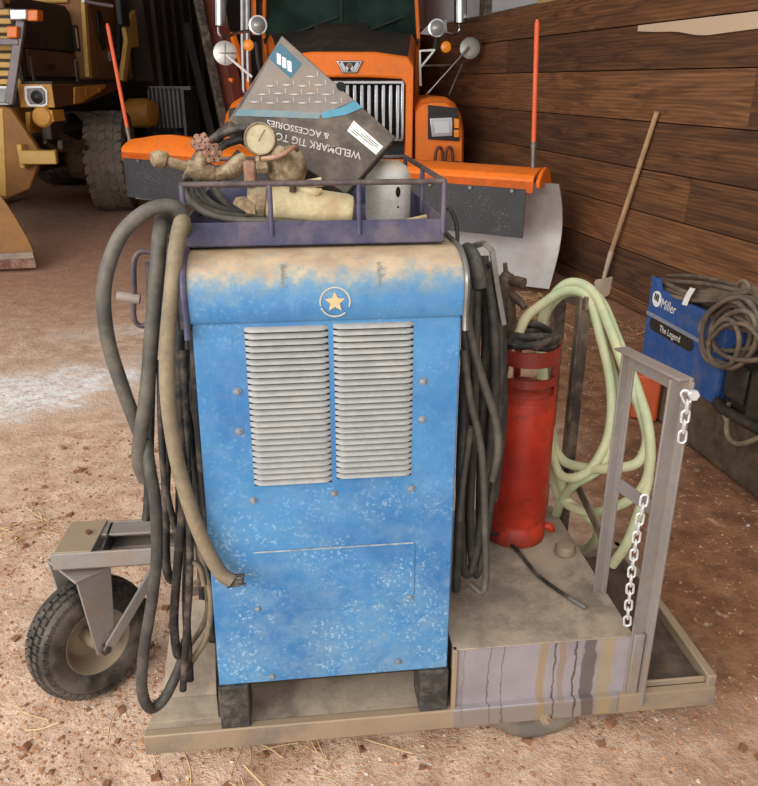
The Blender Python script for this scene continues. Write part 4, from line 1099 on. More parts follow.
vx = vt.x
def KV(x, y, dw=0): return K(x, y, vb.y+dw)
vv('valve_stem', [Vector((vx+.004, vb.y, vb.z)), KV(510,318), KV(508,275)], [.018,.018,.016])
vv('valve_body', [KV(507,300), KV(507,290), KV(506,278), KV(506,272)], [.012,.024,.024,.010], 8)
vv('valve_spindle', [KV(506,275), KV(505,263)], [.007,.006])
vv('valve_outlet', [KV(508,281,-.01), KV(516,281,-.03), KV(524,283,-.05)], [.012,.014,.014])
vv('valve_handle', [KV(510,292,-.01), KV(518,300,-.03), KV(525,308,-.05)], [.010,.011,.009])
vv('valve_nut', [KV(498,292,.0), KV(490,294,.0)], [.015,.013], 6)
vv('valve_gauge_pipe', [KV(513,315,.0), KV(515,330,0), KV(516,345,0)], [.006,.006,.006], 8)
# dark hose ring lying on the collar
mb = MB()
for k, (dz, rr, ph) in enumerate(((.012,.070,0),(.032,.066,1.2),(.020,.078,2.4))):
    pts = [tc_+Vector((rr*math.cos(a+ph), rr*math.sin(a+ph)*.95, HT+dz+.008*math.sin(2*a+k))) for a in [2*math.pi*j/14 for j in range(14)]]
    mb.tube(pts, .0105, 9, 4, closed=True)
single(mb, 'dark_hose_coil', M['cable_dark'], tc_+Vector((0,0,HT)), 'dark hose coiled on top of the red cylinder around its valve', 'hose')
# thin black whip hose with metal tip on the toolbox lid
mb = MB(); zl = BZ+.0075
hp = [tc_+Vector((-.07,-rt*.8,.045)), KG(490, 533, zl+.03), KG(503, 538, zl+.012), KG(518, 551, zl), KG(536, 573, zl), KG(556, 589, zl), KG(570, 598, zl)]
mb.tube(hp, .0052, 8, 7); wh = single(mb, 'whip_hose', M['cable_dark'], (hp[3].x, hp[3].y, BZ), 'thin black whip hose with a metal tip lying across the toolbox lid', 'hose')
mb = MB(); mb.tube([KG(569, 597.5, zl), KG(578, 603, zl), KG(586, 608, zl)], [.006,.006,.0045], 10, 1); fo = mb.build('metal_tip', M['dull_steel'], None, frame=CM, origin=CM @ Vector((hp[3].x, hp[3].y, BZ))); fo.parent = wh; fo.location = (0,0,0)
p = KG(567, 557, BZ); mb = MB(); mb.lathe([(.026,0),(.030,.004),(.030,.020),(.024,.028),(.010,.030),(.0001,.030)], Matrix.Translation((p.x, p.y+.02, BZ)), 24)
single(mb, 'round_grey_puck', M['steel_dirty'], (p.x, p.y+.02, BZ), 'small round grey puck sitting beside the foot of the red cylinder', 'puck')
# ================================================================ pale green hose slung over the rack
gh = MB(); rg = .0142
L1 = [(518,335,.50),(526,318,.54),(540,306,.60),(565,291,.655),(588,298,.64),(601,338,.58),(611,387,.52),(609,433,.47),(593,466,.44),(573,478,.46),(557,470,.52)]
L2 = [(557,470,.52),(549,430,.62),(542,350,.68),(545,312,.68),(566,284,.68),(592,291,.64),(611,331,.56),(627,376,.48),(641,412,.42),(647,440,.38),(638,462,.36),(616,468,.38),(585,468,.46),(560,457,.56)]
L3 = [(560,457,.56),(549,420,.66),(541,345,.72),(548,305,.70),(575,287,.70),(600,300,.64),(618,340,.56),(636,385,.46),(648,425,.38),(650,465,.34),(641,490,.33),(622,504,.35),(592,513,.42),(566,503,.52),(553,480,.6)]
L4 = [(553,480,.6),(545,420,.66),(542,330,.70),(560,296,.69),(585,298,.67),(604,345,.6),(618,400,.52),(616,440,.46),(600,468,.44),(575,484,.48),(562,500,.54),(556,515,.58)]
L5 = [(560,476,.58),(568,500,.52),(592,520,.46),(598,535,.5),(588,548,.55),(578,552,.58)]
L6 = [(649,455,.36),(648,480,.33),(638,515,.30),(626,545,.28),(612,565,.30)]
for L in (L1+L2[1:]+L3[1:]+L4[1:], L5, L6): gh.tube([K(*x) for x in L], rg, 12, 8)
bp = K(600, 520, .45)
single(gh, 'green_hose', M['hose_green'], (bp.x, .45, ZT), 'pale green hose hung in big loops over the steel cylinder rack', 'hose', sharp=60)
# ================================================================ orange truck
TM = Matrix.Translation((-.335, 8.0, 0)) @ Matrix.Rotation(R(3), 4, 'Z'); TMI = TM.inverted()
def FKf(FM):
    I = FM.inverted(); e = I @ EYE; R3 = I.to_3x3()
    def f(u, v, w_):
        d = R3 @ ray(u, v); return e+d*((w_-e.y)/d.y)
    return f
T = FKf(TM)
truck = thing('orange_truck', 'orange snow plow truck with black hood and chrome grille parked facing out at the back', 'truck', (-.335, 8.0, 0), R(3))
def tp(mb, name, m, parent=truck, **k): return mb.build(name, M[m] if isinstance(m, str) else m, parent, frame=TM, **k)
XZ = lambda y: Matrix(((1,0,0,0),(0,0,-1,y),(0,1,0,0),(0,0,0,1)))     # polygon XZ, extruded toward -y
cxp = 348.0
def mx(px): return 2*cxp-px
h_r = T(414, 60, 0); h_l = -h_r.x; hx = h_r.x
ztop = T(350, 54, 0).z; zb = T(350, 160, 0).z
gx = T(406, 80, 0).x; gt = T(350, 79, 0).z; gb = T(350, 150, 0).z
# hood shell: front frame, sides, sloping top
rowsz = []
mb = MB()
fr_out = [(-hx, zb), (-hx, ztop-.10), (-hx+.06, ztop-.02), (-.3, ztop+.02), (.3, ztop+.02), (hx-.06, ztop-.02), (hx, ztop-.10), (hx, zb)]
fr_in = [(-gx, zb), (-gx, gt-.05), (-gx+.04, gt), (-.25, gt+.015), (.25, gt+.015), (gx-.04, gt), (gx, gt-.05), (gx, zb)]
b = 0
for y in (0, .14):
    mb.v += [Vector((p[0], y, p[1])) for p in fr_out]+[Vector((p[0], y, p[1])) for p in fr_in]
n = 8
for i in range(n-1):
    mb.f += [[i, i+1, n+i+1, n+i], [2*n+i+1, 2*n+i, 3*n+i, 3*n+i+1], [i+1, i, 2*n+i, 2*n+i+1], [n+i, n+i+1, 3*n+i+1, 3*n+i]]; mb.m += [0]*4
for i in (0, n-1): mb.f.append([i, n+i, 3*n+i, 2*n+i]); mb.m.append(0)
tp(mb, 'hood_nose', 'orange', bevel=.02)
zr = T(350, 30, 1.75).z
hxr = T(416, 33, 1.75).x
rows = []
for k in range(7):
    t = k/6; y = .10+1.65*t; xw = hx+(hxr-hx)*t; z = ztop+.0+(zr-ztop)*(t**.8)
    rows.append([(-xw, y, .9), (-xw, y, z-.12), (-xw+.05, y, z-.04), (-.34, y, z+.00), (-.26, y, z+.055*(.3+t)), (.26, y, z+.055*(.3+t)), (.34, y, z), (xw-.05, y, z-.04), (xw, y, z-.12), (xw, y, .9)])
mb = MB(); mb.sheet([r[2:8] for r in rows], (0, 0, -.02)); tp(mb, 'hood_top', 'hood_black', sharp=25)
for sl in (slice(0, 3), slice(7, 10)):
    mb = MB(); mb.sheet([r[sl] for r in rows], (.0, 0, -.01)); tp(mb, 'hood_side', 'orange')
mb = MB(); mb.box((-gx-.02, .16, zb), (gx+.02, .2, gt)); tp(mb, 'radiator', 'cab_dark')
# grille
mb = MB(); mb.bar((-gx+.02, .02, gt-.03), (gx-.02, .02, gt-.03), .05, .035); mb.bar((-gx+.02, .02, gb+.09), (gx-.02, .02, gb+.09), .05, .03); 
for sx in (-1, 1): mb.bar((sx*(gx-.03), .02, gb+.09), (sx*(gx-.03), .02, gt-.03), .035, .05, (0,1,0))
gr = tp(mb, 'grille', 'chrome', bevel=.008)
nb = 16
for k in range(nb):
    x = -gx+.075+(2*gx-.15)*k/(nb-1); mb = MB(); mb.bar((x, .055, gb+.1), (x, .055, gt-.05), .036, .06, (0,1,0)); tp(mb, 'grille_bar', 'chrome', gr, bevel=.006)
# emblem: chrome shield with a dark W and a red centre
e = T(349.5, 67, -.02)
def px2(poly, y): return [(T(a, b_, y).x, T(a, b_, y).z) for a, b_ in poly]
mb = MB(); mb.prism(px2([(336,60.5),(363,60.5),(357,73),(342,73)], -.03), 0, .03, XZ(0)); em = tp(mb, 'emblem', 'chrome', bevel=.006)
mb = MB(); mb.prism(px2([(338.5,62),(360.5,62),(355.5,71.8),(343.5,71.8)], -.03), .03, .034, XZ(0)); tp(mb, 'emblem_field', 'cab_dark', em)
mb = MB()
for a, b_ in (((341,62.5),(345.5,71)),((345.5,71),(349.5,64)),((349.5,64),(353.5,71)),((353.5,71),(358,62.5))):
    p0 = T(*a, -.037); p1 = T(*b_, -.037); mb.bar(p0, p1, .030, .006, (0,1,0))
tp(mb, 'emblem_letter', 'chrome', em)
mb = MB(); c = T(349.5, 66, -.04); mb.lathe([(.0001,.004),(.022,.004),(.022,0)], frame_z(c, (0,-1,0)), 16); tp(mb, 'emblem_dot', 'rust_red', em)
# fenders with headlights
def fender(sg):
    pts = [(415,162),(415,108),(421,100),(432,97),(446,97),(455,103),(461,114),(464,130),(464,162)]
    pp = [(sg*T(a, b_, .1).x, T(a, b_, .1).z) for a, b_ in pts]
    if sg < 0: pp = [(-abs(x), z) for x, z in pp]
    rows = []
    for y, k in ((.06, .94), (.12, 1.0), (.6, 1.03), (1.25, .96)):
        zc = pp[0][1]; x0 = pp[0][0]
        rows.append([(x0+(x-x0)*k, y, zc+(z-zc)*(k if y < .3 else 1.0)) for x, z in pp])
    mb = MB(); mb.sheet(rows, (0, .0, -.015)); 
    front = [(x0+(x-x0)*.94, .06, zc+(z-zc)*.94) for x, z in pp]; mb.slab(front if sg < 0 else front[::-1], .03)
    f = tp(mb, 'fender', 'orange', sharp=35)
    def S_(a, b_): 
        p = T(a, b_, .05); return (sg*p.x, p.z)
    def pr(poly, y0, y1, nm, m, par): 
        q_ = [S_(*x) for x in poly]; mb = MB(); mb.prism(q_ if sg > 0 else q_[::-1], -y1, -y0, XZ(0)); return tp(mb, nm, m, par, bevel=.004)
    pr([(428,105),(458,108),(459,141),(428,139)], .03, .07, 'headlight_bezel', 'strip_black', f)
    pr([(429.5,118),(452,117),(452,136),(431,137)], .015, .03, 'headlight_ring', 'chrome', f)
    pr([(433,121),(449,120.5),(449,133),(434,133.5)], .0, .015, 'headlight_lens', 'lamp_glass', f)
    pr([(453.5,118),(458.5,119),(458.5,128),(453.5,128)], .0, .03, 'turn_signal', 'amber', f)
    pr([(453.5,129.5),(458.5,129.5),(458.5,137),(453.5,137)], .0, .03, 'turn_signal', 'amber', f)
fender(1); fender(-1)
# cab
cw = T(416, 30, 1.75).x+.06
yc = 1.72; zc0 = T(350, 32, 1.75).z; zc1 = zc0+1.05
mb = MB(); mb.box((-cw, yc+.1, .95), (cw, yc+2.2, zc0-.02)); mb.box((-cw, yc+.35, zc1), (cw, yc+2.2, zc1+.25)); mb.box((-cw, yc+2.1, zc0-.1), (cw, yc+2.2, zc1+.1)); tp(mb, 'cab', 'orange', bevel=.03)
for sx in (-1, 1):
    mb = MB(); mb.bar((sx*(cw-.03), yc+.05, zc0-.08), (sx*(cw-.09), yc+.38, zc1+.05), .04, .06); tp(mb, 'cab_pillar', 'orange', bevel=.01)
    mb = MB(); mb.bar((sx*(cw-.03), yc+1.3, zc0-.1), (sx*(cw-.06), yc+1.3, zc1+.05), .07, .09); tp(mb, 'cab_pillar', 'orange', bevel=.01)
mb = MB(); mb.slab([(-cw+.05, yc+.06, zc0-.04), (cw-.05, yc+.06, zc0-.04), (cw-.11, yc+.37, zc1+.03), (-cw+.11, yc+.37, zc1+.03)], .02); ws = tp(mb, 'windshield', 'windshield')
mb = MB(); mb.bar((0, yc+.035, zc0-.04), (0, yc+.345, zc1+.02), .03, .02); tp(mb, 'windshield_divider', 'cab_dark', ws)
mb = MB()
for s0 in (-.55, .2): mb.bar((s0, yc+.0, zc0-.02), (s0+.5, yc+.06, zc0+.16), .025, .02)
tp(mb, 'wiper', 'cab_dark', ws)
mb = MB(); mb.slab([(-cw+.03, yc-.02, zc0-.10), (cw-.03, yc-.02, zc0-.10), (cw-.03, yc+.10, zc0-.03), (-cw+.03, yc+.10, zc0-.03)], .03); tp(mb, 'cowl', 'hood_black')
# bumper, frame, tyres
mb = MB(); mb.box((-1.15, -.08, .42), (1.15, .10, zb-.02)); mb.box((-.45, .1, .45), (.45, 6, .75)); tp(mb, 'bumper', 'engine_dark', bevel=.02)
for px in (439, 449):
    mb = MB(); c = T(px, 158, -.10); mb.tube([c+Vector((-.045,0,-.1)), c+Vector((-.03,0,.06)), c+Vector((.0,0,.1)), c+Vector((.03,0,.06)), c+Vector((.045,0,-.1))], .016, 8, 5); tp(mb, 'tow_hook', 'red_orange')
def big_tyre(parent, FM, c, yaw, r, wd, name='tyre', lugs=True, m='black_rubber', n=34):
    L = FM @ Matrix.Translation(c) @ Matrix.Rotation(yaw, 4, 'Z') @ Matrix.Rotation(R(90), 4, 'Y')
    mb = MB(); rim = r*.52
    pr = [(rim, -wd*.38), (rim+.03, -wd*.46), ((r+rim)/2+.02, -wd*.5), (r-.05, -wd*.47), (r-.012, -wd*.42), (r, -wd*.2), (r, wd*.2), (r-.012, wd*.42), (r-.05, wd*.47), ((r+rim)/2+.02, wd*.5), (rim+.03, wd*.46), (rim, wd*.38)]
    mb.lathe(pr, L, 64, close=True)
    if lugs:
        for row, (h0, h1) in enumerate(((-.47,-.30),(-.27,-.11),(-.08,.08),(.11,.27),(.30,.47))):
            for k in range(n):
                a = 2*math.pi*(k+.5*(row % 2))/n; da = 2*math.pi/n*.36; sk = (.35 if row % 2 else -.35)*2*math.pi/n
                vs = []
                for rr in (r-.02 if row in (0, 4) else r-.006, (r+.004) if row in (0, 4) else r+.014):
                    for aa, hh in ((a-da, h0*wd), (a+da, h0*wd), (a+da+sk, h1*wd), (a-da+sk, h1*wd)): vs.append((rr*math.cos(aa), rr*math.sin(aa), hh))
                mb.add(vs, [(0,1,2,3),(7,6,5,4),(0,4,5,1),(1,5,6,2),(2,6,7,3),(3,7,4,0)], L)
    t_ = mb.build(name, M[m], parent, frame=Matrix.Identity(4))
    mb = MB(); mb.lathe([(.001, wd*.1), (r*.16, wd*.12), (r*.2, wd*.05), (r*.42, -.02), (rim-.02, wd*.3), (rim+.01, wd*.4), (rim+.01, -wd*.4), (rim-.02, -wd*.38), (r*.3, -wd*.2), (.001, -wd*.2)], L, 32); mb.build('wheel_rim', M['steel_dark'], t_, frame=Matrix.Identity(4))
    return t_
for sx in (-1, 1): big_tyre(truck, TM, (sx*.98, .85, .53), 0, .53, .32)
for sx in (-1, 1): big_tyre(truck, TM, (sx*.95, 5.2, .53), 0, .53, .5, lugs=False)
mb = MB(); mb.box((-1.15, 4.3, .9), (1.15, 7.4, 2.6)); tp(mb, 'dump_body', 'body_dark', bevel=.03)
# mirrors, lamps and arms
def disc(c, r, ax, name, m, par, dome=.25, back=.03):
    mb = MB(); mb.lathe([(.0001, r*dome), (r*.5, r*dome*.8), (r*.86, r*dome*.35), (r, 0), (r*.96, -back), (.0001, -back*1.4)], frame_z(c, ax), 28); return tp(mb, name, m, par)
def rod(name, pts, r, m, par=truck, sm=1): mb = MB(); mb.tube(pts, r, 8, sm); return tp(mb, name, m, par)
# right side of the picture
rm = disc(T(470, 48, .5), .102, (-.1,-1,.1), 'convex_mirror', 'dull_steel', truck, .12)
rod('mirror_rod', [T(469,47,.46), T(427,94,.3)], .012, 'chrome', rm); rod('mirror_rod', [T(462,64,.5), T(449,95,.4)], .008, 'dull_steel', rm)
disc(T(427,94,.28), .016, (0,-1,0), 'rod_ball', 'chrome', rm, 1.0)
lb = rod('light_bracket', [T(435,50,.35), T(420,51,.35), T(420,67,.35), T(420.5,86,.35)], .013, 'white'); rod('light_strut', [T(434,51,.35), T(420,68,.35)], .011, 'white', lb); rod('light_strut', [T(420,66,.36), T(453,65,.6)], .009, 'dull_steel', lb); rod('light_post', [T(435,50,.36), T(437,36,.4)], .028, 'strip_black', lb)
pl = disc(T(437,28,.35), .084, (-.05,-1,.05), 'plow_light', 'chrome', truck, .08, .10)
mb = MB(); p_ = T(437,28,.33); mb.lathe([(.0001,.028),(.05,.022),(.07,.006),(.07,0)], frame_z(p_, (-.05,-1,.05)), 20); tp(mb, 'lamp_lens', 'lamp_dark', pl)
mb = MB(); mb.slab([T(426,27,.42), T(431,21,.42), T(436,20,.42), T(436,36,.42), T(419,34,.42)], .04); tp(mb, 'lamp_wing', 'dull_steel', pl)
mb = MB(); mb.slab([T(443,21,.42), T(446,20,.42), T(447,33,.42), T(443,33,.42)], .03); tp(mb, 'lamp_wing', 'dull_steel', pl)
disc(T(446,47,.40), .052, (0,-1,.05), 'amber_marker', 'amber', truck, .25)
a = T(460.5, 24, .75); b_ = T(460.5, -45, .75)
mb = MB(); mb.cyl(a, b_, .066, seg=24); tm_ = tp(mb, 'mirror_head', 'chrome', bevel=.012)
rod('mirror_arm', [T(459,22,.75), T(459,31,.75), T(452,34.5,.75), T(443,31,.75)], .014, 'chrome', tm_, 5)
# left side of the picture
lm = disc(T(225, 53, .5), .114, (.15,-1,.1), 'convex_mirror', 'mirror_back', truck, .12)
rod('mirror_rod', [T(226,55,.44), T(252,77,.35)], .013, 'white', lm); rod('mirror_rod', [T(214.5,53,.485), T(235.5,53,.485)], .005, 'dull_steel', lm); rod('mirror_rod', [T(225,43,.485), T(225,64,.485)], .005, 'dull_steel', lm)
pl = disc(T(258,25,.35), .088, (.05,-1,.05), 'plow_light', 'chrome', truck, .08, .10)
mb = MB(); p_ = T(258,25,.33); mb.lathe([(.0001,.028),(.05,.022),(.073,.006),(.073,0)], frame_z(p_, (.05,-1,.05)), 20); tp(mb, 'lamp_lens', 'lamp_dark', pl)
disc(T(248.5,45,.40), .052, (0,-1,.05), 'amber_marker', 'amber', truck, .25)
a = T(220, 27, .75); b_ = T(219, -45, .75)
mb = MB(); mb.cyl(a, b_, .062, seg=24); tm_ = tp(mb, 'mirror_head', 'chrome', bevel=.012)
rod('mirror_arm', [T(218.5,26,.75), T(219,34,.75), T(224,38,.75), T(236,33,.75), T(249,31,.75)], .016, 'chrome', tm_, 5)
for px in (242.5, 247.5): rod('exhaust_pipe', [T(px+2, 95, 1.2), T(px+.5, 40, 1.2), T(px, -45, 1.2)], .030, 'chrome')
rod('light_bracket', [T(256,42,.4), T(258,62,.4), T(262,80,.4)], .02, 'strip_black')
mb = MB(); mb.bar(T(253,-40,1.3), T(254,35,1.3), .05, .05); tp(mb, 'cab_edge', 'orange')
# ================================================================ snow plow in front of the orange truck
A0 = P(528, 188, 5.95); B0 = P(127, 157, 7.75)
ex = Vector((A0.x-B0.x, A0.y-B0.y, 0)); LP = ex.length; ex.normalize(); ey = Vector((-ex.y, ex.x, 0))     # ey: away from the camera
SLp = (A0.z-B0.z)/LP
def PW(s_, o_, z): return B0*0+Vector((B0.x, B0.y, 0))+ex*s_+ey*o_+Vector((0, 0, z))
def PZ(s_): return B0.z+SLp*s_
plow = thing('snow_plow', 'long grey snow plow with an orange top edge in front of the orange truck', 'snow plow', Vector((B0.x, B0.y, 0))+ex*LP*.5, math.atan2(ex.y, ex.x))
def pp_(mb, name, m, par=plow, **k): return mb.build(name, M[m], par, frame=Matrix.Identity(4), **k)
SE = LP+.20
rows = []
for k in range(31):
    s_ = -.02+(SE+.02)*k/30; t = s_/SE
    zb_ = .05 if t > .55 else .05+(PZ(s_)-.40-.05)*min(1, (.55-t)/.35)
    zt_ = PZ(s_)+.03; H = zt_-zb_; row = []
    for j in range(13):
        q_ = j/12; row.append(PW(s_, .06+.26*math.sin(math.pi*(q_*.92+.02))*min(1, H/.7), zb_+H*q_))
    rows.append(row)
mb = MB(); mb.sheet(rows, ey*.02); pp_(mb, 'mouldboard', 'mouldboard', sharp=40)
# rounded end plate rim in orange at the top right, deflector along the top
def defl(s0, s1, n, name):
    rows = []
    for k in range(n+1):
        s_ = s0+(s1-s0)*k/n; t = s_/SE
        hump = .05*math.exp(-((s_-.5)/.45)**2)
        row = []
        for (o_, dz) in ((-.045,-.01),(-.045,.07),(-.02,.095+hump*.5),(.08,.13+hump*1.8),(.2,.13+hump*1.6),(.26,.09)):
            row.append(PW(s_, o_, PZ(s_)+dz))
        rows.append(row)
    mb = MB(); mb.sheet(rows, (0,0,-.02)); return pp_(mb, name, 'orange', sharp=25)
df = defl(-.02, LP+.05, 24, 'top_deflector')
mb = MB(); endp = [(-.02,.05),(.06,.12),(.16,.14),(.26,.10),(.33,.0),(.30,-.06),(.12,.0),(.0,.0)]
mb.slab([PW(LP+.06, o_, PZ(LP)+dz) for o_, dz in endp], .03); pp_(mb, 'end_cap', 'orange', bevel=.008)
fh = [.37, .355]
rows = []
for k in range(25):
    s_ = .0+LP*k/24; row = []
    for j in range(5): row.append(PW(s_, -.055-.02*math.sin(k*.8)*.4*(j/4), PZ(s_)-.005-.36*j/4))
    rows.append(row)
mb = MB(); mb.sheet(rows, ey*.014); pp_(mb, 'rubber_flap', 'flap_black')
for k in range(12):
    mb = MB(); c = PW(.2+(LP-.3)*k/11, -.062, PZ(.2+(LP-.3)*k/11)-.02); mb.cyl(c-ey*.012, c, .014, seg=8); pp_(mb, 'flap_bolt', 'dull_steel')
for (x0, y0, x1, y1, yy) in ((537,24,533,166,A0.y+.15),(108,27,131,148,B0.y+.08)):
    mb = MB(); a = P(x1, y1, yy); b_ = P(x0, y0, yy); f_ = .82; c = a+(b_-a)*(1-f_)
    mb.cyl(c, b_, .018, seg=12); mb.cyl(b_, b_+(b_-a).normalized()*.03, .018, .010, seg=12); st = pp_(mb, 'marker_stake', 'orange_marker')
    mb = MB(); mb.tube([a-(b_-a)*.06, a+(c-a)*.6, c], [.018,.018,.021], 10, 1); mb.cyl(c-(c-a)*.25, c-(c-a)*.1, .024, seg=10); pp_(mb, 'stake_base', 'dull_steel', st)
# push frame between truck and plow
mb = MB(); m0 = PW(LP*.5, .35, .45); mb.bar(m0+Vector((-.5,0,0)), TM @ Vector((-.4,.1,.5)), .12, .12); mb.bar(m0+Vector((.5,0,0)), TM @ Vector((.4,.1,.5)), .12, .12); mb.bar(PW(LP*.3, .30, .45), PW(LP*.72, .30, .45), .12, .12); pp_(mb, 'push_frame', 'orange', bevel=.01)
# ---- folded wing leaning at the truck's left
W0, W1 = P(240, 128, 8.9), P(207, -30, 9.6)
wing = thing('wing_plow', 'raised rusty orange wing plow folded along the left side of the orange truck', 'wing plow', (W0.x, W0.y, 0), 0)
d_ = (W1-W0)
mb = MB(); mb.sheet([[W0+d_*t+Vector((o_, .25*abs(o_)*2, 0)) for o_ in (-.12,-.06,.0,.05,.10)] for t in (0,.25,.5,.75,1)], (0,.05,0)); mb.build('wing_blade', M['red_orange'], wing, frame=Matrix.Identity(4))
mb = MB(); mb.bar(W0+Vector((-.16,-.03,0)), W1+Vector((-.16,-.03,0)), .09, .07); mb.build('wing_edge', M['steel_dark'], wing, frame=Matrix.Identity(4), bevel=.01)
mb = MB(); mb.bar(W0+Vector((-.30,.0,-.15)), W1+Vector((-.30,.1,-.55)), .05, .12); mb.build('rubber_edge', M['strip_black'], wing, frame=Matrix.Identity(4))
mb = MB(); mb.bar(W0+Vector((.2,.1,.1)), W0+d_*.6+Vector((.12,.05,0)), .06, .06); mb.bar(W0, Vector((W0.x+.25, W0.y+.4, .02)), .10, .10); mb.bar(W0+d_*.3, TM @ Vector((-.9, 1.9, 1.5)), .05, .05); mb.build('wing_arm', M['orange'], wing, frame=Matrix.Identity(4), bevel=.008)
# ================================================================ old yellow truck on the left
YM = Matrix.Translation((-3.66, 8.55, 0)) @ Matrix.Rotation(R(-1), 4, 'Z')
Y = FKf(YM)
def YS(px, py, x):                       # point on the truck's side plane local x
    I = YM.inverted(); e = I @ EYE; d = I.to_3x3() @ ray(px, py); return e+d*((x-e.x)/d.x)
yt = thing('yellow_truck', 'old yellow plow truck with black and brown side panels parked at the left', 'truck', (-3.66, 8.55, 0), R(-1))
def yp(mb, name, m, parent=yt, **k): return mb.build(name, M[m] if isinstance(m, str) else m, parent, frame=YM, **k)
XH = -.04                                # hood side plane
p0 = YS(22, 50, XH); p1 = YS(75, 50, XH)
y0, y1 = .05, p1.y
ztp = YS(70, 7, XH).z; zmid = YS(48, 50, XH).z; zlow = YS(48, 80, XH).z
HW = 1.15
# hood: side skins, rounded top, nose with slatted grille
mb = MB(); mb.box((XH-HW, y0+.02, zlow), (XH-.02, y1, ztp-.05)); yp(mb, 'hood_core', 'engine_dark')
mb = MB(); pts = [(y0+.12, zmid), (y0+.03, zmid), (y0+.0, ztp-.22), (y0+.10, ztp-.08), (y0+.35, ztp-.02), (y1-.16, ztp), (y1-.05, ztp-.06), (y1-.02, ztp-.25), (y1-.02, zmid)]
YZ = lambda x: Matrix(((0,0,1,x),(1,0,0,0),(0,1,0,0),(0,0,0,1)))
mb.prism(pts, -.02, .012, YZ(XH)); yp(mb, 'hood_side_panel', 'black_panel', bevel=.01)
mb = MB(); mb.box((XH-.02, y0+.30, zlow+.03), (XH+.012, y1-.04, zmid-.01)); lp_ = yp(mb, 'lower_side_panel', 'brown_panel', bevel=.01)
for yy in (y0+.34, y1-.10):
    mb = MB(); mb.box((XH+.012, yy-.03, zmid-.36), (XH+.03, yy+.03, zmid-.1)); mb.cyl((XH+.02, yy, zmid-.38), (XH+.02, yy, zmid-.08), .012, seg=8); yp(mb, 'latch', 'dull_steel', lp_, bevel=.004)
mb = MB(); c = YS(49, 67, XH); mb.box((XH+.01, c.y-.09, c.z-.03), (XH+.03, c.y+.09, c.z+.03)); yp(mb, 'badge', 'engine_dark', lp_)
mb = MB(); rows = []
for k in range(7):
    a = math.pi*k/6; rows.append([(XH-HW/2+HW/2*math.cos(a), y, ztp-.08+.14*math.sin(a)) for y in (y0, y1)])
mb.sheet(rows, (0,0,-.02)); yp(mb, 'hood_top', 'yellow')
mb = MB(); mb.box((XH-HW, y0-.04, zlow), (XH-.0, y0+.02, ztp-.05)); nose = yp(mb, 'nose', 'brown_panel', bevel=.02)
gxr = Y(18, 45, 0).x
n = 9; zt_, zb_ = Y(9, 8, 0).z, Y(9, 86, 0).z
for k in range(n):
    z = zt_+(zb_-zt_)*(k+.5)/n; mb = MB(); mb.bar((gxr-1.0, y0-.06, z), (gxr-.02, y0-.06, z), .05, .055); yp(mb, 'grille_slat', 'yellow_cream', nose, bevel=.01)
mb = MB(); mb.box((gxr-1.0, y0-.055, zb_), (gxr, y0-.035, zt_)); yp(mb, 'grille_opening', 'cab_dark', nose)
# headlight box / fender deck along the side
xo = .26
fz1 = Y(36, 84, -.02).z; fz0 = Y(36, 107.5, -.02).z
xl = Y(20, 95, -.02).x; xr = Y(53, 95, -.02).x
yf = YS(118, 83, xr).y
mb = MB(); mb.prism([(-.02, fz0), (-.02, fz1), (yf, fz1+.02), (yf, fz1-.07), (.9, fz0+.02)], xl, xr, YZ(0)); fd = yp(mb, 'fender_box', 'brown_panel', bevel=.012)
mb = MB(); mb.box((xl-.01, -.035, fz0+.0), (xr+.005, -.02, fz1)); yp(mb, 'headlight_panel', 'yellow', fd, bevel=.01)
def yprism(poly, d0, d1, nm, m, par, bev=.006): 
    q_ = [(Y(a, b, d0).x, Y(a, b, d0).z) for a, b in poly]; mb = MB(); mb.prism(q_, -d0, -d1, XZ(0)); return yp(mb, nm, m, par, bevel=bev)
yprism([(24,86),(42,85.5),(47,91),(47.5,105),(43,107),(28,106.5),(24.5,99)], -.06, -.03, 'headlight_ring', 'white', fd)
hl_ = yprism([(26.5,88.5),(41,88),(44.5,92),(45,103),(42,104.5),(29.5,104),(27,98)], -.075, -.05, 'headlight_bowl', 'silver_grey', fd)
c = Y(36.5, 97, -.085); mb = MB(); mb.lathe([(.0001,.02),(.03,.015),(.045,0),(.062,-.005),(.075,-.03)], frame_z(c, (0,-1,0)), 20); yp(mb, 'headlight_bulb', 'strip_black', fd)
mb = MB(); q_ = [YS(a, b, xr+.012) for a, b in ((73,87),(104,84),(104,88),(80,103),(73,104))]; mb.slab(q_, .02); c = YS(86, 92.5, xr+.02); mb.cyl(c, c+Vector((.02,0,0)), .06, seg=8); c = YS(98, 90, xr+.02); mb.cyl(c, c+Vector((.02,0,0)), .03, seg=8); yp(mb, 'fender_bracket', 'yellow', fd, bevel=.006)
mb = MB(); mb.box((xl-.05, .0, fz1), (xr, yf, fz1+.025)); yp(mb, 'deck_plate', 'black_panel', fd)
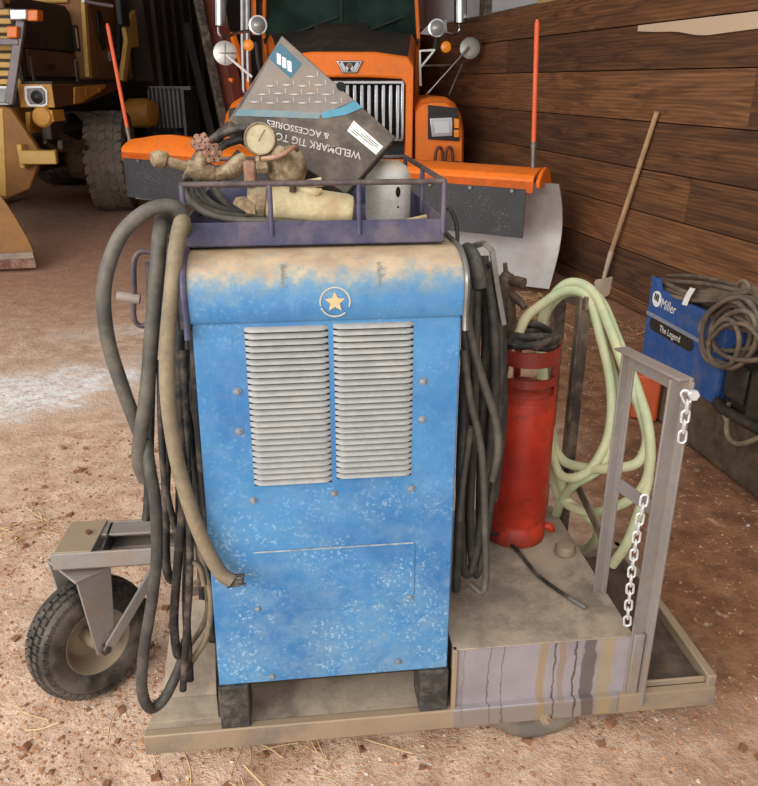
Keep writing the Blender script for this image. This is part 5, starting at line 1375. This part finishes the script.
# second headlight and the lamps on the guard
yprism([(-14,86),(8.5,86),(8.5,105),(-14,105)], -.16, -.06, 'headlight_ring', 'white', nose); yprism([(-12,88.5),(6.5,88.5),(6.5,103),(-12,103)], -.18, -.15, 'headlight_lens', 'lamp_glass', nose)
gb_ = MB(); gb_.bar(Y(21.5,20,-.2), Y(9.5,104,-.2), .085, .06, (0,1,0)); gb_.bar(Y(20,42,-.2), Y(-40,42,-.2), .08, .06, (0,0,1)); gd = yp(gb_, 'lamp_guard', 'silver_grey', bevel=.008)
yprism([(9,9),(26,9),(26.5,19.5),(10,20)], -.32, -.14, 'marker_lamp', 'zinc', gd, .012); yprism([(27,9.5),(37.5,9.5),(37.5,21),(27,21)], -.30, -.16, 'amber_lamp', 'amber_dark', gd, .012); yprism([(6,26),(17,26),(17,38),(6.5,38)], -.30, -.2, 'amber_lamp', 'amber_dark', gd, .012)
# cab: front step, door with handle, cream trim
xc = .12
ca, cb = p1.y, YS(118, 40, xc).y
czb = YS(100, 80, xc).z; czt = czb+2.0
mb = MB(); mb.box((xc-2.1, ca, czb), (xc, cb+.5, czt)); cab = yp(mb, 'cab', mk('cab_tan', (156,108,60), .5, var=.25, scale=2, dust=.2, dustc=(120,80,46)), bevel=.03)
yA, yB = YS(92, 40, xc).y, YS(117, 40, xc).y
mb = MB(); mb.box((xc, yA, czb+.02), (xc+.02, yB, czt-.1)); dr = yp(mb, 'cab_door', mk('door_brown', (132,88,48), .5, var=.25, scale=2), cab, bevel=.01)
mb = MB(); c = YS(100, 30, xc+.02); mb.prism([(c.y-.10, c.z+.2), (c.y, c.z+.22), (c.y+.10, c.z+.14), (c.y+.10, c.z-.2), (c.y+.0, c.z-.24), (c.y-.12, c.z-.08)], 0, .03, YZ(xc+.02)); yp(mb, 'door_handle', 'strip_black', dr, bevel=.01)
mb = MB(); c = YS(109, 56, xc+.02); mb.box((xc+.02, c.y-.03, c.z-.06), (xc+.05, c.y+.03, c.z+.06)); yp(mb, 'door_latch', 'dull_steel', dr)
mb = MB(); mb.bar(YS(82, -30, xc+.03), YS(88.5, 78, xc+.03), .05, .10); yp(mb, 'cab_trim', 'yellow_cream', cab, bevel=.01)
mb = MB(); a = Y(72, 25, ca-.01); b = Y(81, 51, ca-.01); mb.box((a.x, ca-.03, b.z), (b.x, ca, a.z)); vt_ = yp(mb, 'cowl_vent', 'cab_dark', cab, bevel=.006)
mb = MB(); a = Y(75, 28, ca-.04); b = Y(79, 48, ca-.04); mb.box((a.x, ca-.045, b.z), (b.x, ca-.02, a.z)); yp(mb, 'vent_slat', 'yellow', vt_)
mb = MB(); a = Y(10, -20, ca-.05); b = Y(68, 3, ca-.05); mb.box((a.x, ca-.06, b.z), (b.x, ca-.01, a.z+1)); yp(mb, 'cab_cowl', 'yellow_cream', cab, bevel=.02)
mb = MB(); mb.box((xc-.02, yA+.1, czb+1.0), (xc+.03, yB-.1, czt-.2)); yp(mb, 'side_window', 'windshield', dr)
# mirror bracket across the door and the cream panel behind the cab
mb = MB(); mb.tube([YS(83,1,.35), YS(95,3.5,.4), YS(112,6,.5)], .018, 8, 1); mr = yp(mb, 'mirror_arm', 'zinc'); mb = MB(); mb.box((.42, YS(117,6,.45).y, YS(117,25,.45).z), (.5, YS(117,6,.45).y+.3, YS(117,-20,.45).z)); yp(mb, 'mirror_head', 'cab_dark', mr, bevel=.02)
mb = MB(); q_ = [YS(a, b, .30) for a, b in ((131,10),(135,47),(127,48),(122,82),(118,80),(123,40),(121,28),(127,16))]; mb.slab(q_, .06); yp(mb, 'cab_rear_panel', 'yellow_cream', bevel=.01)
mb = MB(); mb.bar(YS(118,-10,.2), YS(119,60,.2), .05, .05); yp(mb, 'grab_rail', 'cab_dark')
# chassis: bumper plate, frame stub, engine bits, axle
q_ = [Y(a, b, -.30) for a, b in ((-30,100),(14,108),(42,150),(43,160),(33,188),(10,198),(-30,196))]
mb = MB(); mb.slab(q_, .08); bp_ = yp(mb, 'bumper_plate', 'plate_ochre', bevel=.012)
mb = MB(); q2 = [Y(a, b, -.36) for a, b in ((-30,108),(4,108),(8,196),(-30,196))]; mb.slab(q2, .03); yp(mb, 'bumper_facing', 'yellow_cream', bp_, bevel=.008)
mb = MB(); a, b = Y(20,157,-.5), Y(57,157,-.42); mb.bar(a, b, .13, .13); mb.box((a.x-.02, -.5, a.z-.11), (a.x+.03, -.35, a.z+.12)); yp(mb, 'bumper_stub', 'yellow_cream', bevel=.01)
for poly, m in ((((8,108),(13,108),(13,125),(9,124)), 'yellow'), (((25,112),(30,112),(30,134),(26,134)), 'yellow'), (((36,110),(52,110),(54,122),(38,123)), 'yellow'), (((42,122),(50,122),(52,140),(42,140)), 'engine_dark'), (((57,140),(62,140),(63,150),(57,150)), 'engine_dark')):
    yprism(poly, -.06, .25, 'chassis_bracket', m, yt, .01)
mb = MB(); c = Y(43, 117, -.04); mb.lathe([(.04,-.12),(.09,-.1),(.105,.02),(.085,.05),(.04,.06),(.0001,.06)], frame_z(c, (.1,-1,.1)), 24); yp(mb, 'horn', 'yellow')
mb = MB(); mb.tube([Y(50,130,.4), Y(70,140,.8), Y(90,150,1.4)], .035, 8, 4); mb.tube([Y(45,142,.3), Y(62,150,.6), Y(84,140,1.2)], .025, 8, 4); yp(mb, 'steering_rod', 'torch_dirty')
mb = MB(); mb.cyl(YM.inverted() @ Vector((-5.2, 10.35, .62)), YM.inverted() @ Vector((-3.5, 10.35, .62)), .11); mb.cyl(YM.inverted() @ Vector((-3.85, 10.2, .60)), YM.inverted() @ Vector((-3.62, 10.2, .60)), .2); yp(mb, 'front_axle', 'torch_dirty')
mb = MB(); mb.box((-1.3, .4, .55), (-.35, 9, .95)); yp(mb, 'chassis_frame', 'engine_dark')
tw_ = P(106, 160, 10.35)
big_tyre(yt, Matrix.Identity(4), (tw_.x+.07, 10.4, .595), R(7), .60, .48, n=30, m='tyre_dusty')
big_tyre(yt, Matrix.Identity(4), (tw_.x-1.85, 10.4, .595), R(-12), .60, .46, n=30)
# dark dump body and rear wheels behind the cab
mb = MB(); D = lambda x, y, z: (x, y, z)
mb.prism([(3.6, 1.55), (3.3, 3.2), (8.2, 3.2), (8.2, 1.2), (4.6, 1.1)], -1.9, .35, YZ(0)); db = yp(mb, 'dump_body', 'body_dark', bevel=.02)
for k in range(8):
    yy = 3.9+k*.55; mb = MB(); mb.bar((.38, yy, 1.3), (.38, yy-.15, 3.1), .06, .1); yp(mb, 'body_rib', 'body_dark', db)
mb = MB(); a = P(148, 90, 12.2); b = P(183, 128, 12.2); rows = []
for k in range(31):
    x = a.x+(b.x-a.x)*k/30; o_ = .035*(1 if (k//2) % 2 else -1); rows.append([(x, 12.2+o_, b.z), (x, 12.2+o_, a.z), (x, 12.3+o_, a.z+.04)])
mb.sheet(rows, (0,.03,0)); c = P(200, 88, 12.9); mb.box((a.x, 12.25, a.z), (c.x, 13.2, a.z+.05)); mb.box((b.x, 12.25, b.z-.2), (b.x+.04, 13.2, a.z)); mb.build('mudguard', M['fender_grey'], yt, frame=Matrix.Identity(4))
mb = MB(); a = P(132, 113, 11.9); b = P(154, 113, 11.8); mb.tube([a, a+(b-a)*.7, a+(b-a)*.95, b], [.2,.2,.17,.09], 24, 1); mb.build('air_tank', M['yellow'], yt, frame=Matrix.Identity(4))
c = P(178, 150, 12.9); big_tyre(yt, Matrix.Identity(4), (c.x-.1, 13.0, .55), 0, .55, .6, lugs=False); big_tyre(yt, Matrix.Identity(4), (c.x-1.9, 13.0, .55), 0, .55, .6, lugs=False)
# ---- yellow plow blade lying at its front
ypw = thing('yellow_plow_blade', 'yellow plow blade with a worn steel cutting edge at the left edge of the picture', 'plow blade', P(20, 268, 6.9)*1, 0)
ROOTM[ypw.name] = Matrix.Translation(ypw.location)
e0 = P(38, 268, 6.85); E0 = Vector((e0.x, e0.y, .02)); dirb = Vector((-1, -.22, 0)).normalized(); nb = Vector((.22, -1, 0)).normalized()
top = P(-8, 183, 7.2)
rows = []
for k in range(13):
    s_ = -k*.0+k*.16; row = []
    for j in range(11):
        t = j/10; z = .03+.88*t; o_ = -.30*math.sin(t*1.7)*.9; ed = -.55*t**1.3
        row.append(E0+dirb*(s_*(1.0) - ed*.85 if k == 0 else s_-ed*.85*(1-k/12))+nb*o_*1.0+Vector((0,0,z)))
    rows.append(row)
mb = MB(); mb.sheet(rows, nb*-.03); mb.build('blade', M['plate_ochre'], ypw, frame=Matrix.Identity(4))
mb = MB(); rr = [[rows[k][0]+nb*.02+Vector((0,0,-.02)), rows[k][1]*.9+rows[k][2]*.1+nb*.02] for k in range(13)]; mb.sheet(rr, nb*.02); mb.build('cutting_edge', M['steel_dirty'], ypw, frame=Matrix.Identity(4))
mb = MB(); rr = [[rows[k][0]+nb*.05+Vector((0,0,-.025)), rows[k][0]+nb*.05+Vector((0,0,.055))] for k in range(13)]; mb.sheet(rr, nb*.02); mb.build('wear_strip', M['rust_red'], ypw, frame=Matrix.Identity(4))
mb = MB(); mb.bar(rows[3][3]-nb*.05, rows[3][3]-nb*.45, .10, .10); mb.build('blade_brace', M['engine_dark'], ypw, frame=Matrix.Identity(4))
# ================================================================ second welder at the right wall, on timbers
LB = P(645, 355, 3.70); RB = P(706, 397, 3.16); LT = P(646, 283, 3.70)
ang = math.atan2(RB.y-LB.y, RB.x-LB.x)             # along the panel, left to right in the picture
ux = Vector((RB.x-LB.x, RB.y-LB.y, 0)); PWD = ux.length; ux.normalize(); uy = Vector((-ux.y, ux.x, 0))   # uy: into the machine
if uy.x < 0: uy = -uy
z0 = (LB.z+RB.z)/2; z1 = LT.z
MM = Matrix(((ux.x, uy.x, 0, LB.x), (ux.y, uy.y, 0, LB.y), (0, 0, 1, 0), (0, 0, 0, 1)))
Q = FKf(MM)                                        # (px, py, local depth) -> local
HH = z1-z0
gen = thing('engine_welder', 'blue and black engine welder standing on timbers beside the plank wall', 'welder', LB*1, math.atan2(ux.y, ux.x))
gen.location = (LB.x, LB.y, z0); ROOTM[gen.name] = Matrix.Translation((LB.x, LB.y, z0)) @ Matrix.Rotation(math.atan2(ux.y, ux.x), 4, 'Z')
def gp(mb, name, m, par=gen, **k): return mb.build(name, M[m] if isinstance(m, str) else m, par, frame=MM, **k)
XZm = Matrix(((1,0,0,0),(0,0,-1,0),(0,1,0,0),(0,0,0,1)))
PW2 = PWD*1.12
mb = MB(); mb.box((.0, .012, z0), (PW2, .62, z1-.05)); gp(mb, 'casing', 'blue_machine', bevel=.008)
mb = MB(); mb.prism([(-.012, z0-.01), (-.012, z1+.02), (-.004, z1+.03), (.035, z1+.03), (.07, z1-.015), (PW2+.01, z1-.015), (PW2+.01, z0-.01)], -.012, .012, XZm); fp = gp(mb, 'front_panel', 'blue_machine', bevel=.004)
zs = Q(646, 310, 0).z
mb = MB(); mb.box((-.010, -.018, zs-.008), (PW2, -.010, zs+.010)); gp(mb, 'trim_strip', 'strip_grey', fp)
a = Q(651, 319, -.012); b = Q(694, 344, -.012); hgt = .062
zc = (Q(650,323,-.012).z+Q(695,346,-.012).z)/2
x0, x1 = a.x, b.x
mb = MB(); pl_ = []
for k in range(13): t = math.pi/2+math.pi*k/12; pl_.append((x0+hgt/2+hgt/2*math.cos(t), zc+hgt/2*math.sin(t)))
for k in range(13): t = -math.pi/2+math.pi*k/12; pl_.append((x1-hgt/2+hgt/2*math.cos(t), zc+hgt/2*math.sin(t)))
mb.prism(pl_, .012, .017, XZm); np_ = gp(mb, 'name_strip', 'strip_black', fp, bevel=.001)
def ptext(body, x, z, wd, hgt_, m, par, shear=0, bold=0.0):
    mb = text_mb(body, Matrix.Identity(4), None, 1.0, 0.0, shear, bold); x1_ = max(v.x for v in mb.v); zt_ = max(v.y for v in mb.v)
    m2 = MB(); m2.add([(v.x*wd/x1_, v.y*hgt_/zt_, v.z) for v in mb.v], mb.f, Matrix(((1,0,0,x),(0,0,-1,-.0185),(0,1,0,z),(0,0,0,1)))); return gp(m2, 'lettering', m, par, sharp=180)
ta = Q(660, 326, -.018); tb_ = Q(678, 336, -.018)
ptext('The Legend', ta.x, zc-.014, tb_.x-ta.x+.02, .030, 'white', np_, 0, .0)
ca_ = Q(657, 299, -.014)
mb = MB(); mb.lathe([(.0001,.006),(.038,.006),(.038,0)], frame_z((ca_.x, -.011, ca_.z), (0,-1,0)), 24); lg = gp(mb, 'logo_disc', 'white', fp)
for k in range(3):
    mb = MB(); x = ca_.x-.018+k*.015; mb.slab([(x, -.0185, ca_.z-.004-.010*k*.3), (x+.009, -.0185, ca_.z-.004-.010*k*.3), (x+.012, -.0185, ca_.z+.026), (x+.003, -.0185, ca_.z+.026)], -.0012); gp(mb, 'logo_bar', 'strip_black', lg)
ma = Q(662, 304, -.014); mbb = Q(673, 308, -.014)
ptext('Miller', ma.x, ca_.z-.028, (mbb.x-ma.x)+.035, .046, 'white', fp, .2, .0)
# back half: dark engine block toward the camera
mb = MB(); mb.box((PW2+.012, .03, z0), (PW2+.75, .60, z0+.26)); eng = gp(mb, 'engine_block', 'engine_dark', bevel=.012)
mb = MB(); mb.box((PW2+.02, .012, z0+.04), (PW2+.16, .03, z0+.2)); mb.box((PW2+.20, .0, z0-.0), (PW2+.46, .03, z0+.22)); gp(mb, 'engine_cover', 'engine_dark', eng, bevel=.01)
mb = MB(); mb.tube([(PW2+.03, -.01, z0+.015), (PW2+.1, -.02, z0+.005), (PW2+.25, -.01, z0+.01), (PW2+.4, -.01, z0+.02)], .024, 10, 4); gp(mb, 'exhaust_pipe', 'engine_dark', eng)
mb = MB(); mb.box((PW2+.01, .1, z0+.26), (PW2+.7, .58, z0+.30)); gp(mb, 'engine_lid', 'steel_dark', eng, bevel=.008)
mb = MB(); c = Vector((PW2+.10, .16, z1+.03)); mb.cyl(c, c+Vector((0,0,.05)), .03); gp(mb, 'filler_cap', 'zinc', eng)
mb = MB(); mb.box((PW2*.1, .06, z1-.05), (PW2+.5, .55, z1-.02)); mb.box((PW2+.02, .2, z0+.28), (PW2+.06, .5, z1-.05)); mb.box((PW2+.44, .2, z0+.28), (PW2+.48, .5, z1-.05)); gp(mb, 'top_plate', 'steel_dark', bevel=.006)
# timbers under it
def timber(x0, x1, y0, y1, zt_, lab):
    mb = MB(); mb.box((x0, y0, .004), (x1, y1, zt_)); o = mb.build('timber', M['timber_dirty'], None, frame=MM, origin=MM @ Vector(((x0+x1)/2, (y0+y1)/2, 0)), bevel=.008); return tag(o, lab, 'timber')
timber(-.05, PW2+.95, .0, .17, z0-.012, 'dirty wooden timber under the front edge of the blue engine welder')
timber(-.05, PW2+.95, .42, .59, z0-.012, 'dirty wooden timber under the wall side of the blue engine welder')
# cables on it
def qhose(name, m, r, lists, label, cat, base, seg=8):
    mb = MB()
    for L in lists: mb.tube([Q(*x) for x in L[0]], L[1] if len(L) > 1 else r, seg, 7, closed=(len(L) > 2))
    o = mb.build(name, m, None, frame=MM, origin=MM @ Vector(base), sharp=60); return tag(o, label, cat)
M['cable_brown'] = mk('cable_brown', (96,84,72), .65, dust=.5, dustc=(132,112,92), scale=9)
qhose('top_cable', M['cable_brown'], .013, [
  ([(655,285,.1),(664,283,.05),(680,290,.02),(700,296,.02),(725,295,.03),(752,292,.05)], .011),
  ([(652,284,.12),(668,290,.03),(688,296,.02),(712,299,.02),(740,297,.03)], .011),
  ([(660,280,.2),(680,282,.12),(705,284,.1),(735,290,.08),(758,296,.06)], .011),
  ([(656,290,.06),(672,296,.0),(690,300,.0),(718,301,.01)], .010),
  ([(668,276,.3),(690,276,.25),(715,280,.2),(740,287,.15)], .011),
  ([(653,277,.3),(660,283,.12),(670,291,.05)], .014),
  ([(737,296,.1),(738,285,.08),(744,281,.08),(749,287,.09),(748,297,.1)], .009),
  ], 'brown cables laid along the top of the blue engine welder', 'cable', (PW2*.5, .1, z1))
def ring(cx, cy, rx, ry, d, rot=0, n=14, wob=.0, ph=0):
    out = []
    for k in range(n):
        a = 2*math.pi*k/n+ph; x = rx*math.cos(a); y = ry*math.sin(a)*(1+wob*math.sin(3*a)); out.append((cx+x*math.cos(rot)-y*math.sin(rot), cy+x*math.sin(rot)+y*math.cos(rot), d+.02*math.sin(a+ph)))
    return out
qhose('cable_coil', M['cable_brown'], .012, [
  (ring(726,335,24,33,-.05,R(14),wob=.05), .0105, 1), (ring(731,332,28,34,-.07,R(20),wob=.06,ph=1), .0105, 1), (ring(740,325,40,26,-.04,R(-10),wob=.05,ph=2), .0105, 1),
  (ring(724,344,15,24,-.09,R(10),wob=.04), .0105, 1), (ring(733,340,22,30,-.085,R(28),wob=.06,ph=.5), .010, 1), (ring(745,332,34,30,-.06,R(5),wob=.06,ph=3), .0105, 1), (ring(742,318,30,12,-.03,R(8),ph=1.5), .0105, 1),
  ([(712,338,-.1),(725,326,-.11),(742,324,-.11),(754,332,-.11),(762,345,-.11)], .009), ([(730,313,-.08),(745,322,-.09),(760,330,-.1)], .009),
  ], 'big brown coil of cable draped over the right end of the blue engine welder', 'cable', (PW2*1.1, -.05, z0+.1))
mb = MB(); mb.tube([Q(727,418,-.04), Q(727,432,-.04), Q(731,441,-.05), Q(742,444,-.05), Q(764,436,-.05)], .011, 9, 5); mb.tube([Q(727,422,-.04), Q(724,412,-.02), Q(729,404,.02)], .011, 9, 4)
tag(mb.build('tan_cable', M['cable_dusty'], None, frame=MM, origin=MM @ Vector((PW2+.2, -.04, .12))), 'tan cable hooked over the timber below the dark engine', 'cable')
mb = MB(); pts = [(693,288),(688,296),(684.5,305)]; L = [Q(x-2.6, y-.6, -.02) for x, y in pts]; Rr = [Q(x+2.6, y+.8, -.02) for x, y in pts]; mb.sheet([L, Rr], (0, -.0015, 0)); 
tag(mb.build('white_tag', M['white'], None, frame=MM, origin=MM @ Vector((L[1].x, -.02, L[1].z))), 'small white paper tag hanging from the cables on the engine welder', 'tag')
# crumpled cloth on top
mb = MB(); rows = []
rk = random.Random(8)
for i in range(9):
    row = []
    for j in range(13):
        x = PW2*.25+.66*j/12; y = .14+.34*i/8; ed = min(1, min(i, 8-i, j, 12-j)/2.0); row.append((x+.02*noise.noise((i*.9, j*.8, 1)), y, z1-.018+.085*ed*(.55+.45*noise.noise((j*.6, i*.7, 4.2)))+.012))
    rows.append(row)
mb.sheet(rows, (0,0,-.008)); tag(mb.build('canvas_cloth', M['cloth_tan'], None, frame=MM, origin=MM @ Vector((PW2*.6, .3, z1)), sharp=60), 'crumpled tan cloth lying on top of the blue engine welder', 'cloth')
# orange case left of it
a = P(648, 413, 3.55); oc = Vector((a.x, a.y, 0))
mb = MB(); mb.box((-.08, -.05, 0), (.05, .07, .23), Matrix.Rotation(R(-30), 4, 'Z')); tag(mb.build('orange_case', M['orange_case'], None, frame=Matrix.Translation(oc), origin=oc, bevel=.012), 'small orange case standing on the floor seen through the steel rack', 'case')
# ================================================================ shovel against the wall
sb = G(605, 298); st_ = P(657, 112, 5.46)
sv = thing('shovel', 'long wooden-handled shovel leaning against the plank wall with its blade on the floor', 'shovel', sb, 0)
ax_ = (st_-sb).normalized(); neck = P(604, 278, sb.y-.02)
hk = P(608, 262, sb.y-.03)
mb = MB(); mb.tube([hk, hk+(st_-hk)*.1, hk+(st_-hk)*.55, st_], [.017,.018,.018,.017], 12, 3); mb.build('handle', M['shovel_wood'], sv, frame=Matrix.Identity(4))
mb = MB(); mb.tube([neck, (neck+hk)/2+Vector((.0,-.004,0)), hk+(st_-hk)*.08], [.016,.018,.021], 12, 3); mb.build('socket', M['shovel_steel'], sv, frame=Matrix.Identity(4))
tip = sb+Vector((0,0,.008)); n_ = (neck-tip).normalized(); sd = n_.cross(Vector((0,-1,0))).normalized()
rows = []
for k in range(9):
    t = k/8; hw = .075*(1-t**3*.55) if t > .1 else .06; row = []
    for j in range(7):
        s_ = -1+2*j/6; row.append(neck+(tip-neck)*(t*(1-.10*abs(s_)**2*(t > .8)))+sd*hw*s_+Vector((0, -.012*(1-s_*s_)*(1-t)+.0, 0)))
    rows.append(row)
mb = MB(); mb.sheet(rows, (0, .003, 0)); mb.build('blade', M['shovel_steel'], sv, frame=Matrix.Identity(4))
# ================================================================ groups of repeats
for o in S.objects:
    if o.get('category') == 'chain': o['group'] = 'white chains on the steel rack'
    elif o.get('category') == 'timber': o['group'] = 'timbers under the engine welder'
